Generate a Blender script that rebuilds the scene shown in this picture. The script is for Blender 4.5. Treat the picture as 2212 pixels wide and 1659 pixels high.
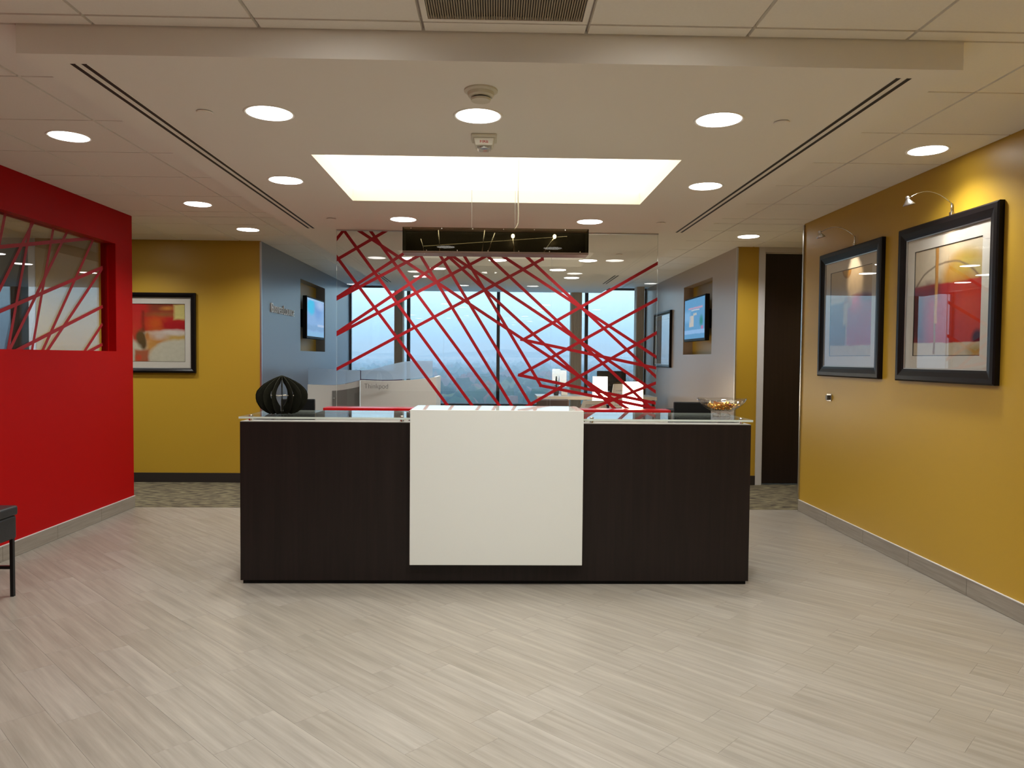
import bpy, bmesh, math, random
from mathutils import Vector, Matrix
random.seed(7)
for o in list(bpy.data.objects): bpy.data.objects.remove(o)
SC = bpy.context.scene
COL = SC.collection
PI = math.pi

# ------------------------------------------------------------------ camera
CAMZ = 1.3537
FPX, PITCH, YAW, ROLL = 1607.54, -0.0344078, 0.022696, 0.0087826
cam_d = bpy.data.cameras.new('camera')
cam = bpy.data.objects.new('camera', cam_d); COL.objects.link(cam)
cam_d.sensor_fit = 'HORIZONTAL'; cam_d.sensor_width = 36.0
cam_d.lens = FPX / 2212 * 36.0
cam_d.clip_start = .05; cam_d.clip_end = 20000
_cp, _sp, _cy, _sy = math.cos(PITCH), math.sin(PITCH), math.cos(YAW), math.sin(YAW)
_f = Vector((_sy*_cp, _cy*_cp, _sp)); _r0 = Vector((_cy, -_sy, 0)); _u0 = _r0.cross(_f)
_r = math.cos(ROLL)*_r0 + math.sin(ROLL)*_u0; _u = math.cos(ROLL)*_u0 - math.sin(ROLL)*_r0
cam.matrix_world = Matrix(((_r.x, _u.x, -_f.x, 0), (_r.y, _u.y, -_f.y, 0), (_r.z, _u.z, -_f.z, CAMZ), (0, 0, 0, 1)))
SC.camera = cam

# ------------------------------------------------------------------ sky, exposure
SKY = 2.0
SPOT_W = 45.0          # one downlight
SPOT_COL = (1.0, 1.0, .96)
LENS_E = 14.0
COFFER_E = 3.4
w = bpy.data.worlds.new('world'); SC.world = w; w.use_nodes = True
wn = w.node_tree; wn.nodes.clear()
_out = wn.nodes.new('ShaderNodeOutputWorld'); _bg = wn.nodes.new('ShaderNodeBackground')
_tc = wn.nodes.new('ShaderNodeTexCoord'); _sep = wn.nodes.new('ShaderNodeSeparateXYZ'); _cr = wn.nodes.new('ShaderNodeValToRGB')
wn.links.new(_tc.outputs['Generated'], _sep.inputs[0]); wn.links.new(_sep.outputs['Z'], _cr.inputs[0])
wn.links.new(_cr.outputs[0], _bg.inputs[0]); wn.links.new(_bg.outputs[0], _out.inputs[0])
_e = _cr.color_ramp.elements
_e[0].position = 0.0; _e[0].color = (.25, .56, .92, 1)
_e[1].position = 1.0; _e[1].color = (.78, 1.1, 1.6, 1)
for _p, _c in ((.03, (.34, .66, .92, 1)), (.09, (.58, .84, .92, 1)), (.3, (.66, .95, 1.2, 1))):
    _x = _e.new(_p); _x.color = _c
_bg.inputs[1].default_value = SKY
vs = SC.view_settings
vs.view_transform = 'Standard'; vs.look = 'None'; vs.gamma = 1.0; vs.use_curve_mapping = False
vs.exposure = 0.0
SC.cycles.max_bounces = 8; SC.cycles.diffuse_bounces = 4; SC.cycles.glossy_bounces = 4
SC.cycles.transparent_max_bounces = 24; SC.cycles.caustics_reflective = False; SC.cycles.caustics_refractive = False
SC.cycles.sample_clamp_indirect = 6.0

# ------------------------------------------------------------------ materials
MATS = {}
def newmat(name):
    m = bpy.data.materials.new(name); m.use_nodes = True; m.node_tree.nodes.clear()
    MATS[name] = m
    return m, m.node_tree.nodes, m.node_tree.links
def pbr(name, col, rough=.5, metal=0., spec=.5, noise=None, coat=0., bump=None, trans=None):
    """plain principled with optional (scale, amount) colour variation and (scale, strength) bump"""
    m, n, l = newmat(name)
    o = n.new('ShaderNodeOutputMaterial'); b = n.new('ShaderNodeBsdfPrincipled'); l.new(b.outputs[0], o.inputs[0])
    b.inputs['Base Color'].default_value = (*col, 1); b.inputs['Roughness'].default_value = rough
    b.inputs['Metallic'].default_value = metal; b.inputs['Specular IOR Level'].default_value = spec
    b.inputs['Coat Weight'].default_value = coat
    if noise or bump:
        tc = n.new('ShaderNodeTexCoord')
    if noise:
        nz = n.new('ShaderNodeTexNoise'); nz.inputs['Scale'].default_value = noise[0]; nz.inputs['Detail'].default_value = 3
        l.new(tc.outputs['Object'], nz.inputs['Vector'])
        mx = n.new('ShaderNodeMix'); mx.data_type = 'RGBA'
        a = noise[1]
        mx.inputs[6].default_value = (*[c*(1-a) for c in col], 1); mx.inputs[7].default_value = (*[min(1, c*(1+a)) for c in col], 1)
        l.new(nz.outputs[0], mx.inputs[0]); l.new(mx.outputs[2], b.inputs['Base Color'])
    if bump:
        nb = n.new('ShaderNodeTexNoise'); nb.inputs['Scale'].default_value = bump[0]; l.new(tc.outputs['Object'], nb.inputs['Vector'])
        bp = n.new('ShaderNodeBump'); bp.inputs['Strength'].default_value = bump[1]; bp.inputs['Distance'].default_value = .002
        l.new(nb.outputs[0], bp.inputs['Height']); l.new(bp.outputs[0], b.inputs['Normal'])
    return m
def emit(name, col, s):
    m, n, l = newmat(name)
    o = n.new('ShaderNodeOutputMaterial'); e = n.new('ShaderNodeEmission'); l.new(e.outputs[0], o.inputs[0])
    e.inputs[0].default_value = (*col, 1); e.inputs[1].default_value = s
    return m
def thin_glass(name, tint=(1, 1, 1), f0=.04, rough=0., gain=1.0):
    """sheet glass: clear transmission plus a Schlick mirror term on each face"""
    m, n, l = newmat(name)
    o = n.new('ShaderNodeOutputMaterial'); mx = n.new('ShaderNodeMixShader')
    t = n.new('ShaderNodeBsdfTransparent'); g = n.new('ShaderNodeBsdfGlossy')
    t.inputs[0].default_value = (*tint, 1); g.inputs['Roughness'].default_value = rough
    ge = n.new('ShaderNodeNewGeometry'); d = n.new('ShaderNodeVectorMath'); d.operation = 'DOT_PRODUCT'
    l.new(ge.outputs['Incoming'], d.inputs[0]); l.new(ge.outputs['Normal'], d.inputs[1])
    def mth(op, a, b=None):
        k = n.new('ShaderNodeMath'); k.operation = op
        for i, v in enumerate((a, b)):
            if v is None: continue
            if isinstance(v, (int, float)): k.inputs[i].default_value = v
            else: l.new(v, k.inputs[i])
        return k.outputs[0]
    c = mth('ABSOLUTE', d.outputs['Value']); p = mth('POWER', mth('SUBTRACT', 1.0, c), 5.0)
    f = mth('MULTIPLY', mth('ADD', mth('MULTIPLY', p, 1-f0), f0), gain)
    f = mth('MINIMUM', f, 1.0)
    l.new(f, mx.inputs[0]); l.new(t.outputs[0], mx.inputs[1]); l.new(g.outputs[0], mx.inputs[2]); l.new(mx.outputs[0], o.inputs[0])
    return m
def painting(name, uexp, base, layers, distort=.03, dscale=5, emission=None, grain=.08):
    """layered abstract shapes on generated coordinates; uexp = ('x'|'y', flip)"""
    m, n, l = newmat(name)
    o = n.new('ShaderNodeOutputMaterial')
    tc = n.new('ShaderNodeTexCoord'); sp = n.new('ShaderNodeSeparateXYZ'); l.new(tc.outputs['Generated'], sp.inputs[0])
    def mth(op, a, b=None, clamp=False):
        k = n.new('ShaderNodeMath'); k.operation = op; k.use_clamp = clamp
        for i, v in enumerate((a, b)):
            if v is None: continue
            if isinstance(v, (int, float)): k.inputs[i].default_value = v
            else: l.new(v, k.inputs[i])
        return k.outputs[0]
    u = sp.outputs['X' if uexp[0] == 'x' else 'Y']; v = sp.outputs['Z']
    if uexp[1]: u = mth('SUBTRACT', 1.0, u)
    nz = n.new('ShaderNodeTexNoise'); nz.inputs['Scale'].default_value = dscale; nz.inputs['Detail'].default_value = 5
    l.new(tc.outputs['Generated'], nz.inputs['Vector'])
    s2 = n.new('ShaderNodeSeparateColor'); l.new(nz.outputs['Color'], s2.inputs[0])
    u = mth('ADD', u, mth('MULTIPLY', mth('SUBTRACT', s2.outputs[0], .5), distort*2))
    v = mth('ADD', v, mth('MULTIPLY', mth('SUBTRACT', s2.outputs[1], .5), distort*2))
    cur = None
    for L in layers:
        if L[0] == 'rect':
            _, u0, u1, v0, v1, soft, col = L
            du = mth('SUBTRACT', mth('ABSOLUTE', mth('SUBTRACT', u, (u0+u1)/2)), (u1-u0)/2)
            dv = mth('SUBTRACT', mth('ABSOLUTE', mth('SUBTRACT', v, (v0+v1)/2)), (v1-v0)/2)
            dd = mth('MAXIMUM', du, dv)
        elif L[0] == 'slant':      # below the line v = a + b*u
            _, a, b_, soft, col = L
            dd = mth('SUBTRACT', v, mth('ADD', mth('MULTIPLY', u, b_), a))
        else:
            _, cu, cv, ru, rv, soft, col = L[:7]
            q = mth('SQRT', mth('ADD', mth('POWER', mth('DIVIDE', mth('SUBTRACT', u, cu), ru), 2.0), mth('POWER', mth('DIVIDE', mth('SUBTRACT', v, cv), rv), 2.0)))
            dd = mth('MULTIPLY', mth('SUBTRACT', q, 1.0), min(ru, rv))
            if L[0] == 'ring': dd = mth('SUBTRACT', mth('ABSOLUTE', dd), L[7])
        mk = mth('SUBTRACT', .5, mth('DIVIDE', dd, soft), clamp=True)
        mx = n.new('ShaderNodeMix'); mx.data_type = 'RGBA'; l.new(mk, mx.inputs[0])
        if cur is None: mx.inputs[6].default_value = (*base, 1)
        else: l.new(cur, mx.inputs[6])
        mx.inputs[7].default_value = (*col, 1); cur = mx.outputs[2]
    if grain:
        n3 = n.new('ShaderNodeTexNoise'); n3.inputs['Scale'].default_value = 14; n3.inputs['Detail'].default_value = 6
        l.new(tc.outputs['Generated'], n3.inputs['Vector'])
        hv = n.new('ShaderNodeHueSaturation'); l.new(cur, hv.inputs['Color']); l.new(mth('ADD', mth('MULTIPLY', n3.outputs[0], grain*4), 1-grain*2), hv.inputs['Value']); cur = hv.outputs[0]
    if emission:
        e = n.new('ShaderNodeEmission'); e.inputs[1].default_value = emission; l.new(cur, e.inputs[0]); l.new(e.outputs[0], o.inputs[0])
    else:
        b = n.new('ShaderNodeBsdfPrincipled'); b.inputs['Roughness'].default_value = .7; b.inputs['Specular IOR Level'].default_value = .2
        l.new(cur, b.inputs['Base Color']); l.new(b.outputs[0], o.inputs[0])
    return m
def wood(name, c1, c2, rough, axis, scale, tint=False, coat=0., spec=.5, contrast=(.35, .7)):
    """grain streaks stretched along a local axis; tint reads the per-piece colour attribute"""
    m, n, l = newmat(name)
    o = n.new('ShaderNodeOutputMaterial'); b = n.new('ShaderNodeBsdfPrincipled'); l.new(b.outputs[0], o.inputs[0])
    tc = n.new('ShaderNodeTexCoord'); mp = n.new('ShaderNodeMapping'); mp.inputs['Scale'].default_value = scale
    ve = n.new('ShaderNodeVectorMath'); ve.operation = 'ADD'
    src = tc.outputs['Object']
    if tint:
        at = n.new('ShaderNodeAttribute'); at.attribute_name = 'tint'
        sc = n.new('ShaderNodeVectorMath'); sc.operation = 'SCALE'; l.new(at.outputs['Vector'], sc.inputs[0]); sc.inputs['Scale'].default_value = 37.0
        l.new(tc.outputs['Object'], ve.inputs[0]); l.new(sc.outputs[0], ve.inputs[1]); src = ve.outputs[0]
    if axis is not None: mp.inputs['Rotation'].default_value = axis
    l.new(src, mp.inputs[0])
    nz = n.new('ShaderNodeTexNoise'); nz.inputs['Scale'].default_value = 1.0; nz.inputs['Detail'].default_value = 6; nz.inputs['Roughness'].default_value = .62
    l.new(mp.outputs[0], nz.inputs['Vector'])
    cr = n.new('ShaderNodeValToRGB'); cr.color_ramp.elements[0].color = (*c1, 1); cr.color_ramp.elements[1].color = (*c2, 1)
    cr.color_ramp.elements[0].position = contrast[0]; cr.color_ramp.elements[1].position = contrast[1]
    l.new(nz.outputs[0], cr.inputs[0]); col = cr.outputs[0]
    if tint:
        mx = n.new('ShaderNodeMix'); mx.data_type = 'RGBA'; mx.blend_type = 'MULTIPLY'; mx.inputs[0].default_value = 1
        l.new(col, mx.inputs[6])
        cr2 = n.new('ShaderNodeValToRGB'); l.new(at.outputs['Fac'], cr2.inputs[0])
        cr2.color_ramp.elements[0].color = (.93, .915, .89, 1); cr2.color_ramp.elements[1].color = (1.0, 1.0, 1.0, 1)
        l.new(cr2.outputs[0], mx.inputs[7]); col = mx.outputs[2]
    l.new(col, b.inputs['Base Color']); b.inputs['Roughness'].default_value = rough; b.inputs['Coat Weight'].default_value = coat
    b.inputs['Specular IOR Level'].default_value = spec
    return m

gold = pbr('gold_paint', (.42, .25, .020), .42, spec=.45, bump=(260, .12))
gold2 = pbr('gold_paint_far', (.42, .25, .020), .42, spec=.45, bump=(260, .12))
red = pbr('red_paint', (.37, .002, .0025), .5, spec=.08, bump=(260, .12))
taupe = pbr('taupe_paint', (.235, .22, .215), .28, spec=.6, bump=(260, .08))
lobby_white = pbr('lobby_paint', (.70, .64, .54), .6)
ceil_tile = pbr('ceiling_tile', (.84, .815, .745), .9, spec=.2, noise=(90, .03))
ceil_grid = pbr('ceiling_grid', (.42, .36, .32), .7, spec=.2)
cloud_m = pbr('ceiling_board', (.84, .815, .745), .8, spec=.2)
plank_m = wood('plank_tile', (.200, .180, .152), (.295, .267, .228), .36, (0, 0, 0), (1.9, 36, 10), tint=True, spec=.4, contrast=(.34, .70))
grout = pbr('grout', (.22, .195, .165), .8)
base_tile = wood('baseboard_tile', (.215, .185, .155), (.30, .265, .22), .4, (0, 0, 0), (10, 3, 70), spec=.35)
dark_base = pbr('dark_vinyl', (.018, .013, .011), .5)
dark_wood = wood('espresso_wood', (.0095, .006, .0053), (.0150, .0092, .0080), .38, (0, 0, 0), (46, 46, 1.6), spec=.3)
door_wood = wood('door_wood', (.008, .0045, .0048), (.015, .0078, .0080), .34, (0, 0, 0), (40, 40, 1.5), spec=.5)
white_gloss = pbr('white_laminate', (.69, .71, .67), .04, spec=.55)
red_lam = pbr('red_laminate', (.46, .006, .009), .28)
red_film = pbr('red_film', (.30, .005, .010), .45, spec=.3)
chrome = pbr('chrome', (.75, .75, .74), .14, metal=1)
steel = pbr('brushed_steel', (.58, .58, .57), .32, metal=1)
alu = pbr('grey_door_frame', (.52, .51, .50), .4)
navy = pbr('window_frame_dark', (.012, .016, .026), .4)
frame_dark = pbr('frame_espresso', (.005, .0035, .0035), .34, spec=.18)
mat_board = pbr('mat_board', (.72, .68, .60), .9, spec=.1)
bevel_silver = pbr('silver_fillet', (.5, .48, .45), .3, metal=.9)
black_plast = pbr('black_plastic', (.006, .006, .006), .5, spec=.15)
black_leather = pbr('black_leather', (.014, .013, .014), .42, bump=(180, .3))
black_metal = pbr('black_metal', (.018, .018, .019), .35, metal=.6)
fin_m = pbr('fin_charcoal', (.017, .017, .011), .9, spec=.08, noise=(30, .25))
rod_m = pbr('pale_rod', (.55, .50, .40), .4)
slot_black = pbr('diffuser_black', (.006, .005, .005), .6)
white_plast = pbr('white_plastic', (.66, .64, .52), .5)
white_paint = pbr('white_panel_paint', (.70, .69, .66), .4)
grey_panel = pbr('grey_panel', (.20, .20, .19), .5)
purple = pbr('purple_fabric', (.10, .03, .09), .9)
brown_leather = pbr('brown_leather', (.055, .035, .026), .5)
cream_shell = pbr('cream_shell', (.52, .47, .40), .5)
table_wood = pbr('pale_table', (.50, .44, .36), .35)
plant_m = pbr('plant_green', (.012, .030, .012), .6)
pot_m = pbr('pot_dark', (.03, .03, .035), .5)
column_m = pbr('fluted_column', (.50, .44, .36), .8, noise=(40, .08))
alarm_red = pbr('alarm_red', (.5, .02, .02), .5)
text_grey = pbr('text_grey', (.035, .035, .04), .5)
silver_text = pbr('silver_letters', (.82, .84, .86), .35, metal=.0)
gold_foil = pbr('gold_foil', (.85, .50, .10), .22, metal=.9)
brown_foil = pbr('copper_foil', (.35, .12, .05), .25, metal=.8)
lamp_shade = emit('lit_lamp_shade', (1, .80, .54), 13.0)
lens_m = emit('downlight_lens', (1, .97, .93), LENS_E)
coffer_m = emit('coffer_panel', (1, .90, .70), COFFER_E)
bulb_m = emit('halogen_bulb', (1, .80, .55), 14)
mini_bulb = emit('picture_bulb', (1, .78, .5), 10)
glass = thin_glass('clear_glass', (.985, .99, .985))
win_glass = thin_glass('window_glass', (.93, .96, .98))
art_glass = thin_glass('picture_glass', (.97, .97, .97), f0=.07, gain=1.2)
smoke_glass = thin_glass('smoked_glass', (.55, .52, .42), f0=.012)
pend_back = pbr('bronze_mirror', (.050, .045, .028), .35, metal=.4)
bronze = pbr('bronze_frame', (.22, .15, .12), .35, metal=.7)
glass_edge = pbr('glass_edge', (.62, .70, .64), .18, spec=.8)
crystal = thin_glass('crystal', (.97, .975, .97), f0=.09, gain=1.3)
def frost():
    m, n, l = newmat('frosted_glass')
    o = n.new('ShaderNodeOutputMaterial'); a = n.new('ShaderNodeAddShader')
    t = n.new('ShaderNodeBsdfTransparent'); t.inputs[0].default_value = (.74, .84, .93, 1)
    mx = n.new('ShaderNodeMixShader'); mx.inputs[0].default_value = .65
    d = n.new('ShaderNodeBsdfDiffuse'); d.inputs[0].default_value = (.55, .62, .70, 1)
    tr = n.new('ShaderNodeBsdfTranslucent'); tr.inputs[0].default_value = (.72, .80, .88, 1)
    l.new(d.outputs[0], mx.inputs[1]); l.new(tr.outputs[0], mx.inputs[2])
    m2 = n.new('ShaderNodeMixShader'); m2.inputs[0].default_value = .55
    l.new(t.outputs[0], m2.inputs[1]); l.new(mx.outputs[0], m2.inputs[2]); l.new(m2.outputs[0], o.inputs[0])
    n.remove(a); return m
frosted = frost()
def carpet_mat():
    m, n, l = newmat('olive_carpet')
    o = n.new('ShaderNodeOutputMaterial'); b = n.new('ShaderNodeBsdfPrincipled'); l.new(b.outputs[0], o.inputs[0])
    tc = n.new('ShaderNodeTexCoord'); mp = n.new('ShaderNodeMapping'); mp.inputs['Scale'].default_value = (9, 40, 1); mp.inputs['Rotation'].default_value = (0, 0, -.62)
    l.new(tc.outputs['Object'], mp.inputs[0])
    nz = n.new('ShaderNodeTexNoise'); nz.inputs['Scale'].default_value = 1; nz.inputs['Detail'].default_value = 4; l.new(mp.outputs[0], nz.inputs['Vector'])
    cr = n.new('ShaderNodeValToRGB'); cr.color_ramp.elements[0].position = .4; cr.color_ramp.elements[1].position = .66
    cr.color_ramp.elements[0].color = (.050, .040, .031, 1); cr.color_ramp.elements[1].color = (.185, .16, .095, 1)
    l.new(nz.outputs[0], cr.inputs[0]); l.new(cr.outputs[0], b.inputs['Base Color']); b.inputs['Roughness'].default_value = 1; b.inputs['Specular IOR Level'].default_value = .05
    return m
carpet_m = carpet_mat()

# ------------------------------------------------------------------ mesh helpers
def bx(bm, x0, x1, y0, y1, z0, z1, mi=0):
    v = [bm.verts.new((x, y, z)) for z in (z0, z1) for (x, y) in ((x0, y0), (x1, y0), (x1, y1), (x0, y1))]
    fs = []
    for q in ((3, 2, 1, 0), (4, 5, 6, 7), (0, 1, 5, 4), (1, 2, 6, 5), (2, 3, 7, 6), (3, 0, 4, 7)):
        f = bm.faces.new([v[i] for i in q]); f.material_index = mi; fs.append(f)
    return fs
def box(*a, mi=0):
    bm = bmesh.new(); bx(bm, *a, mi=mi); return bm
def bevel(bm, r, seg=2):
    bmesh.ops.bevel(bm, geom=list(bm.edges), offset=r, segments=seg, affect='EDGES', profile=.5)
    return bm
def tube(bm, pts, r, n=8, cap=True):
    pts = [Vector(p) for p in pts]; rings = []
    rs = r if isinstance(r, (list, tuple)) else [r]*len(pts)
    up = None
    for i, p in enumerate(pts):
        t = (pts[min(i+1, len(pts)-1)] - pts[max(i-1, 0)]).normalized()
        if up is None or abs(up.dot(t)) > .98: up = Vector((0, 0, 1)) if abs(t.z) < .9 else Vector((1, 0, 0))
        a = t.cross(up).normalized(); b = a.cross(t).normalized()
        rings.append([bm.verts.new(p + (a*math.cos(2*PI*k/n) + b*math.sin(2*PI*k/n))*rs[i]) for k in range(n)])
        up = b
    for i in range(len(rings)-1):
        for k in range(n):
            bm.faces.new((rings[i][k], rings[i][(k+1) % n], rings[i+1][(k+1) % n], rings[i+1][k]))
    if cap:
        bm.faces.new(rings[0][::-1]); bm.faces.new(rings[-1])
    return bm
def lathe(bm, prof, n=24, c=(0, 0, 0), closed=False):
    """prof: list of (r, z)"""
    rings = []
    for r, z in prof:
        if r < 1e-6: rings.append([bm.verts.new((c[0], c[1], c[2]+z))]*n)
        else: rings.append([bm.verts.new((c[0]+r*math.cos(2*PI*k/n), c[1]+r*math.sin(2*PI*k/n), c[2]+z)) for k in range(n)])
    m = len(rings)
    for i in range(m if closed else m-1):
        A, B = rings[i], rings[(i+1) % m]
        for k in range(n):
            q = []
            for vv in (A[k], A[(k+1) % n], B[(k+1) % n], B[k]):
                if vv not in q: q.append(vv)
            if len(q) > 2:
                try: bm.faces.new(q)
                except ValueError: pass
    return bm
def ball(bm, c, r, sub=2, scale=(1, 1, 1)):
    res = bmesh.ops.create_icosphere(bm, subdivisions=sub, radius=r)
    for v in res['verts']: v.co = Vector((v.co.x*scale[0], v.co.y*scale[1], v.co.z*scale[2])) + Vector(c)
def prism(bm, poly, z0, z1):
    a = [bm.verts.new((x, y, z0)) for x, y in poly]; b = [bm.verts.new((x, y, z1)) for x, y in poly]
    n = len(poly)
    bm.faces.new(a[::-1]); bm.faces.new(b)
    for i in range(n): bm.faces.new((a[i], a[(i+1) % n], b[(i+1) % n], b[i]))
def mesh(name, bm, mats, smooth=False):
    bmesh.ops.recalc_face_normals(bm, faces=list(bm.faces))
    me = bpy.data.meshes.new(name); bm.to_mesh(me); bm.free()
    for m in (mats if isinstance(mats, (list, tuple)) else [mats]): me.materials.append(m)
    if smooth:
        for p in me.polygons: p.use_smooth = True
    return me
def link(o, parent=None):
    COL.objects.link(o)
    if parent: o.parent = parent
    return o
def obj(name, bm, mats, parent=None, smooth=False, world=True):
    """bm is in world coordinates unless world=False; a child's mesh is moved into its parent's space"""
    if parent is not None and world:
        off = Vector(parent.location)
        pp = parent.parent
        while pp: off += Vector(pp.location); pp = pp.parent
        for v in bm.verts: v.co -= off
    me = mesh(name, bm, mats, smooth)
    return link(bpy.data.objects.new(name, me), parent)
def tag(o, label, cat, group=None, kind=None):
    o['label'] = label; o['category'] = cat
    if group: o['group'] = group
    if kind: o['kind'] = kind
    return o
def thing(name, label, cat, loc=(0, 0, 0), group=None, kind=None):
    o = bpy.data.objects.new(name, None); o.location = loc; o.empty_display_size = .1
    COL.objects.link(o); return tag(o, label, cat, group, kind)
def struct(name, bm, mats, label, cat, smooth=False):
    """a piece of the setting, origin at the centre of its base"""
    xs = [v.co.x for v in bm.verts]; ys = [v.co.y for v in bm.verts]; zs = [v.co.z for v in bm.verts]
    c = Vector(((min(xs)+max(xs))/2, (min(ys)+max(ys))/2, min(zs)))
    for v in bm.verts: v.co -= c
    o = link(bpy.data.objects.new(name, mesh(name, bm, mats, smooth))); o.location = c
    return tag(o, label, cat, kind='structure')
def dup(root, loc=None, label=None, group=None):
    r = root.copy(); COL.objects.link(r)
    if loc is not None: r.location = loc
    if label: r['label'] = label
    if group: r['group'] = group
    for ch in list(root.children):
        c = ch.copy(); COL.objects.link(c); c.parent = r
        for g in list(ch.children):
            d = g.copy(); COL.objects.link(d); d.parent = c
    return r
def text_mesh(name, body, size, extrude, mat, M, parent=None, small_caps=None, spacing=1.0, xscale=1.0, offset=0.0, align='LEFT'):
    cu = bpy.data.curves.new(name, 'FONT'); cu.body = body; cu.size = size; cu.extrude = extrude
    cu.align_x = align; cu.space_character = spacing; cu.offset = offset
    if small_caps:
        cu.small_caps_scale = small_caps
        for i, ch in enumerate(body):
            if ch.islower(): cu.body_format[i].use_small_caps = True
    t = bpy.data.objects.new(name+'_curve', cu); COL.objects.link(t)
    dg = bpy.context.evaluated_depsgraph_get()
    me = bpy.data.meshes.new_from_object(t.evaluated_get(dg))
    bpy.data.objects.remove(t)
    me.transform(Matrix.Diagonal((xscale, 1, 1, 1))); me.transform(M)
    me.materials.clear(); me.materials.append(mat)
    if parent is not None: me.transform(Matrix.Translation(-Vector(parent.location)))
    me.name = name
    return link(bpy.data.objects.new(name, me), parent)

# key planes (metres)
CE = 2.575      # tile ceiling
CL = 2.4675     # underside of the lowered ceiling board
XL, XR = -3.21, 2.7534          # red wall, gold wall
YE = 6.66                       # end of the plank floor and of both lobby walls
YB = 8.0                        # corridor back walls
XLL, XRR = -2.50, 2.60          # lounge side walls
YW = 12.80                      # window wall
YF = -3.0                       # behind the camera
XFL, XFR = -6.6, 5.6
T = .6096; GX0 = -1.4975; GY0 = 3.3669

# ------------------------------------------------------------------ floor
floor = struct('floor', box(XL-.1, XR+.1, YF, YE, -.06, -.006), grout, 'bed of grout under the pale wood look floor planks', 'floor')
def clip(poly, f):
    out = []
    for i in range(len(poly)):
        a, b = poly[i], poly[(i+1) % len(poly)]; fa, fb = f(a), f(b)
        if fa >= 0: out.append(a)
        if (fa >= 0) != (fb >= 0):
            t = fa/(fa-fb); out.append((a[0]+(b[0]-a[0])*t, a[1]+(b[1]-a[1])*t))
    return out
S2 = math.sqrt(.5)
def uv2xy(u, v): return ((u+v)*S2, (v-u)*S2)
PW, PL, GAP = .1524, .6096, .0005
def plank_mesh(name, poly, tint, z0=-.010, z1=0.0, ch=.0003):
    bm = bmesh.new(); n = len(poly)
    cx = sum(p[0] for p in poly)/n; cy = sum(p[1] for p in poly)/n
    ins = []
    for x, y in poly:
        d = math.hypot(x-cx, y-cy) or 1; ins.append((x+(cx-x)/d*ch*1.6, y+(cy-y)/d*ch*1.6))
    a = [bm.verts.new((x, y, z0)) for x, y in poly]; b = [bm.verts.new((x, y, z1-ch)) for x, y in poly]; c = [bm.verts.new((x, y, z1)) for x, y in ins]
    bm.faces.new(c)
    for i in range(n):
        j = (i+1) % n
        bm.faces.new((a[i], a[j], b[j], b[i])); bm.faces.new((b[i], b[j], c[j], c[i]))
    me = mesh(name, bm, plank_m)
    at = me.attributes.new('tint', 'FLOAT', 'FACE')
    for d in at.data: d.value = tint
    return me
full = [(-PL/2+GAP/2, -PW/2+GAP/2), (PL/2-GAP/2, -PW/2+GAP/2), (PL/2-GAP/2, PW/2-GAP/2), (-PL/2+GAP/2, PW/2-GAP/2)]
variants = [plank_mesh('plank', full, i/11.0) for i in range(12)]
far_polys = []
fo = Vector(floor.location)
ROT = -PI/4
for k in range(-48, 40):
    v = 3.005 + PW*k; off = 0.0 if k % 2 == 0 else -.15
    for nn in range(-16, 16):
        u = PL*nn + off + PL/2
        cs = [uv2xy(u+a, v+b) for a, b in full]
        if max(p[0] for p in cs) < XL or min(p[0] for p in cs) > XR or max(p[1] for p in cs) < YF or min(p[1] for p in cs) > YE: continue
        inside = all(XL < p[0] < XR and YF < p[1] < YE for p in cs)
        poly = cs
        if not inside:
            for f in (lambda p: p[0]-XL-.001, lambda p: XR-.001-p[0], lambda p: p[1]-YF, lambda p: YE-.001-p[1]):
                poly = clip(poly, f)
                if len(poly) < 3: break
            if len(poly) < 3: continue
        tint = random.random()
        cx, cy = uv2xy(u, v)
        under_desk = -1.45 < cx < 1.45 and 4.75 < cy < 6.5
        if cy < 2.25 or under_desk:
            far_polys.append((poly, tint)); continue
        if inside:
            o = bpy.data.objects.new('plank', random.choice(variants)); o.location = Vector((cx, cy, 0)) - fo; o.rotation_euler = (0, 0, ROT)
        else:
            lp = []
            for x, y in poly:
                dx, dy = x-cx, y-cy
                lp.append((dx*S2-dy*S2, dx*S2+dy*S2))
            ar = sum(lp[i][0]*lp[(i+1) % len(lp)][1]-lp[(i+1) % len(lp)][0]*lp[i][1] for i in range(len(lp)))/2
            if abs(ar) < 2e-4: continue
            if ar < 0: lp.reverse()
            o = bpy.data.objects.new('plank', plank_mesh('plank_cut', lp, tint)); o.location = Vector((cx, cy, 0)) - fo; o.rotation_euler = (0, 0, ROT)
        link(o, floor)
bm = bmesh.new(); tl = []
for poly, tint in far_polys:
    a = [bm.verts.new((x, y, 0)) for x, y in poly]; b = [bm.verts.new((x, y, -.010)) for x, y in poly]
    bm.faces.new(a); tl.append(tint)
    for i in range(len(a)):
        j = (i+1) % len(a); bm.faces.new((b[i], b[j], a[j], a[i])); tl.append(tint)
rest = obj('planks', bm, plank_m, floor); at = rest.data.attributes.new('tint', 'FLOAT', 'FACE')
for d, t in zip(at.data, tl): d.value = t
rest['kind'] = 'stuff'
struct('floor_carpet', box(XFL, XFR, YE, YW, -.05, 0), carpet_m, 'olive and brown flecked carpet of the corridor and lounge', 'carpet')
struct('floor_carpet_side_room', box(XFL, XL-.13, YF, YE, -.05, 0), carpet_m, 'olive flecked carpet behind the red wall', 'carpet')
struct('floor_carpet_right_room', box(XR+.12, XFR, YF, YE, -.05, 0), carpet_m, 'olive flecked carpet behind the gold wall', 'carpet')

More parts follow.
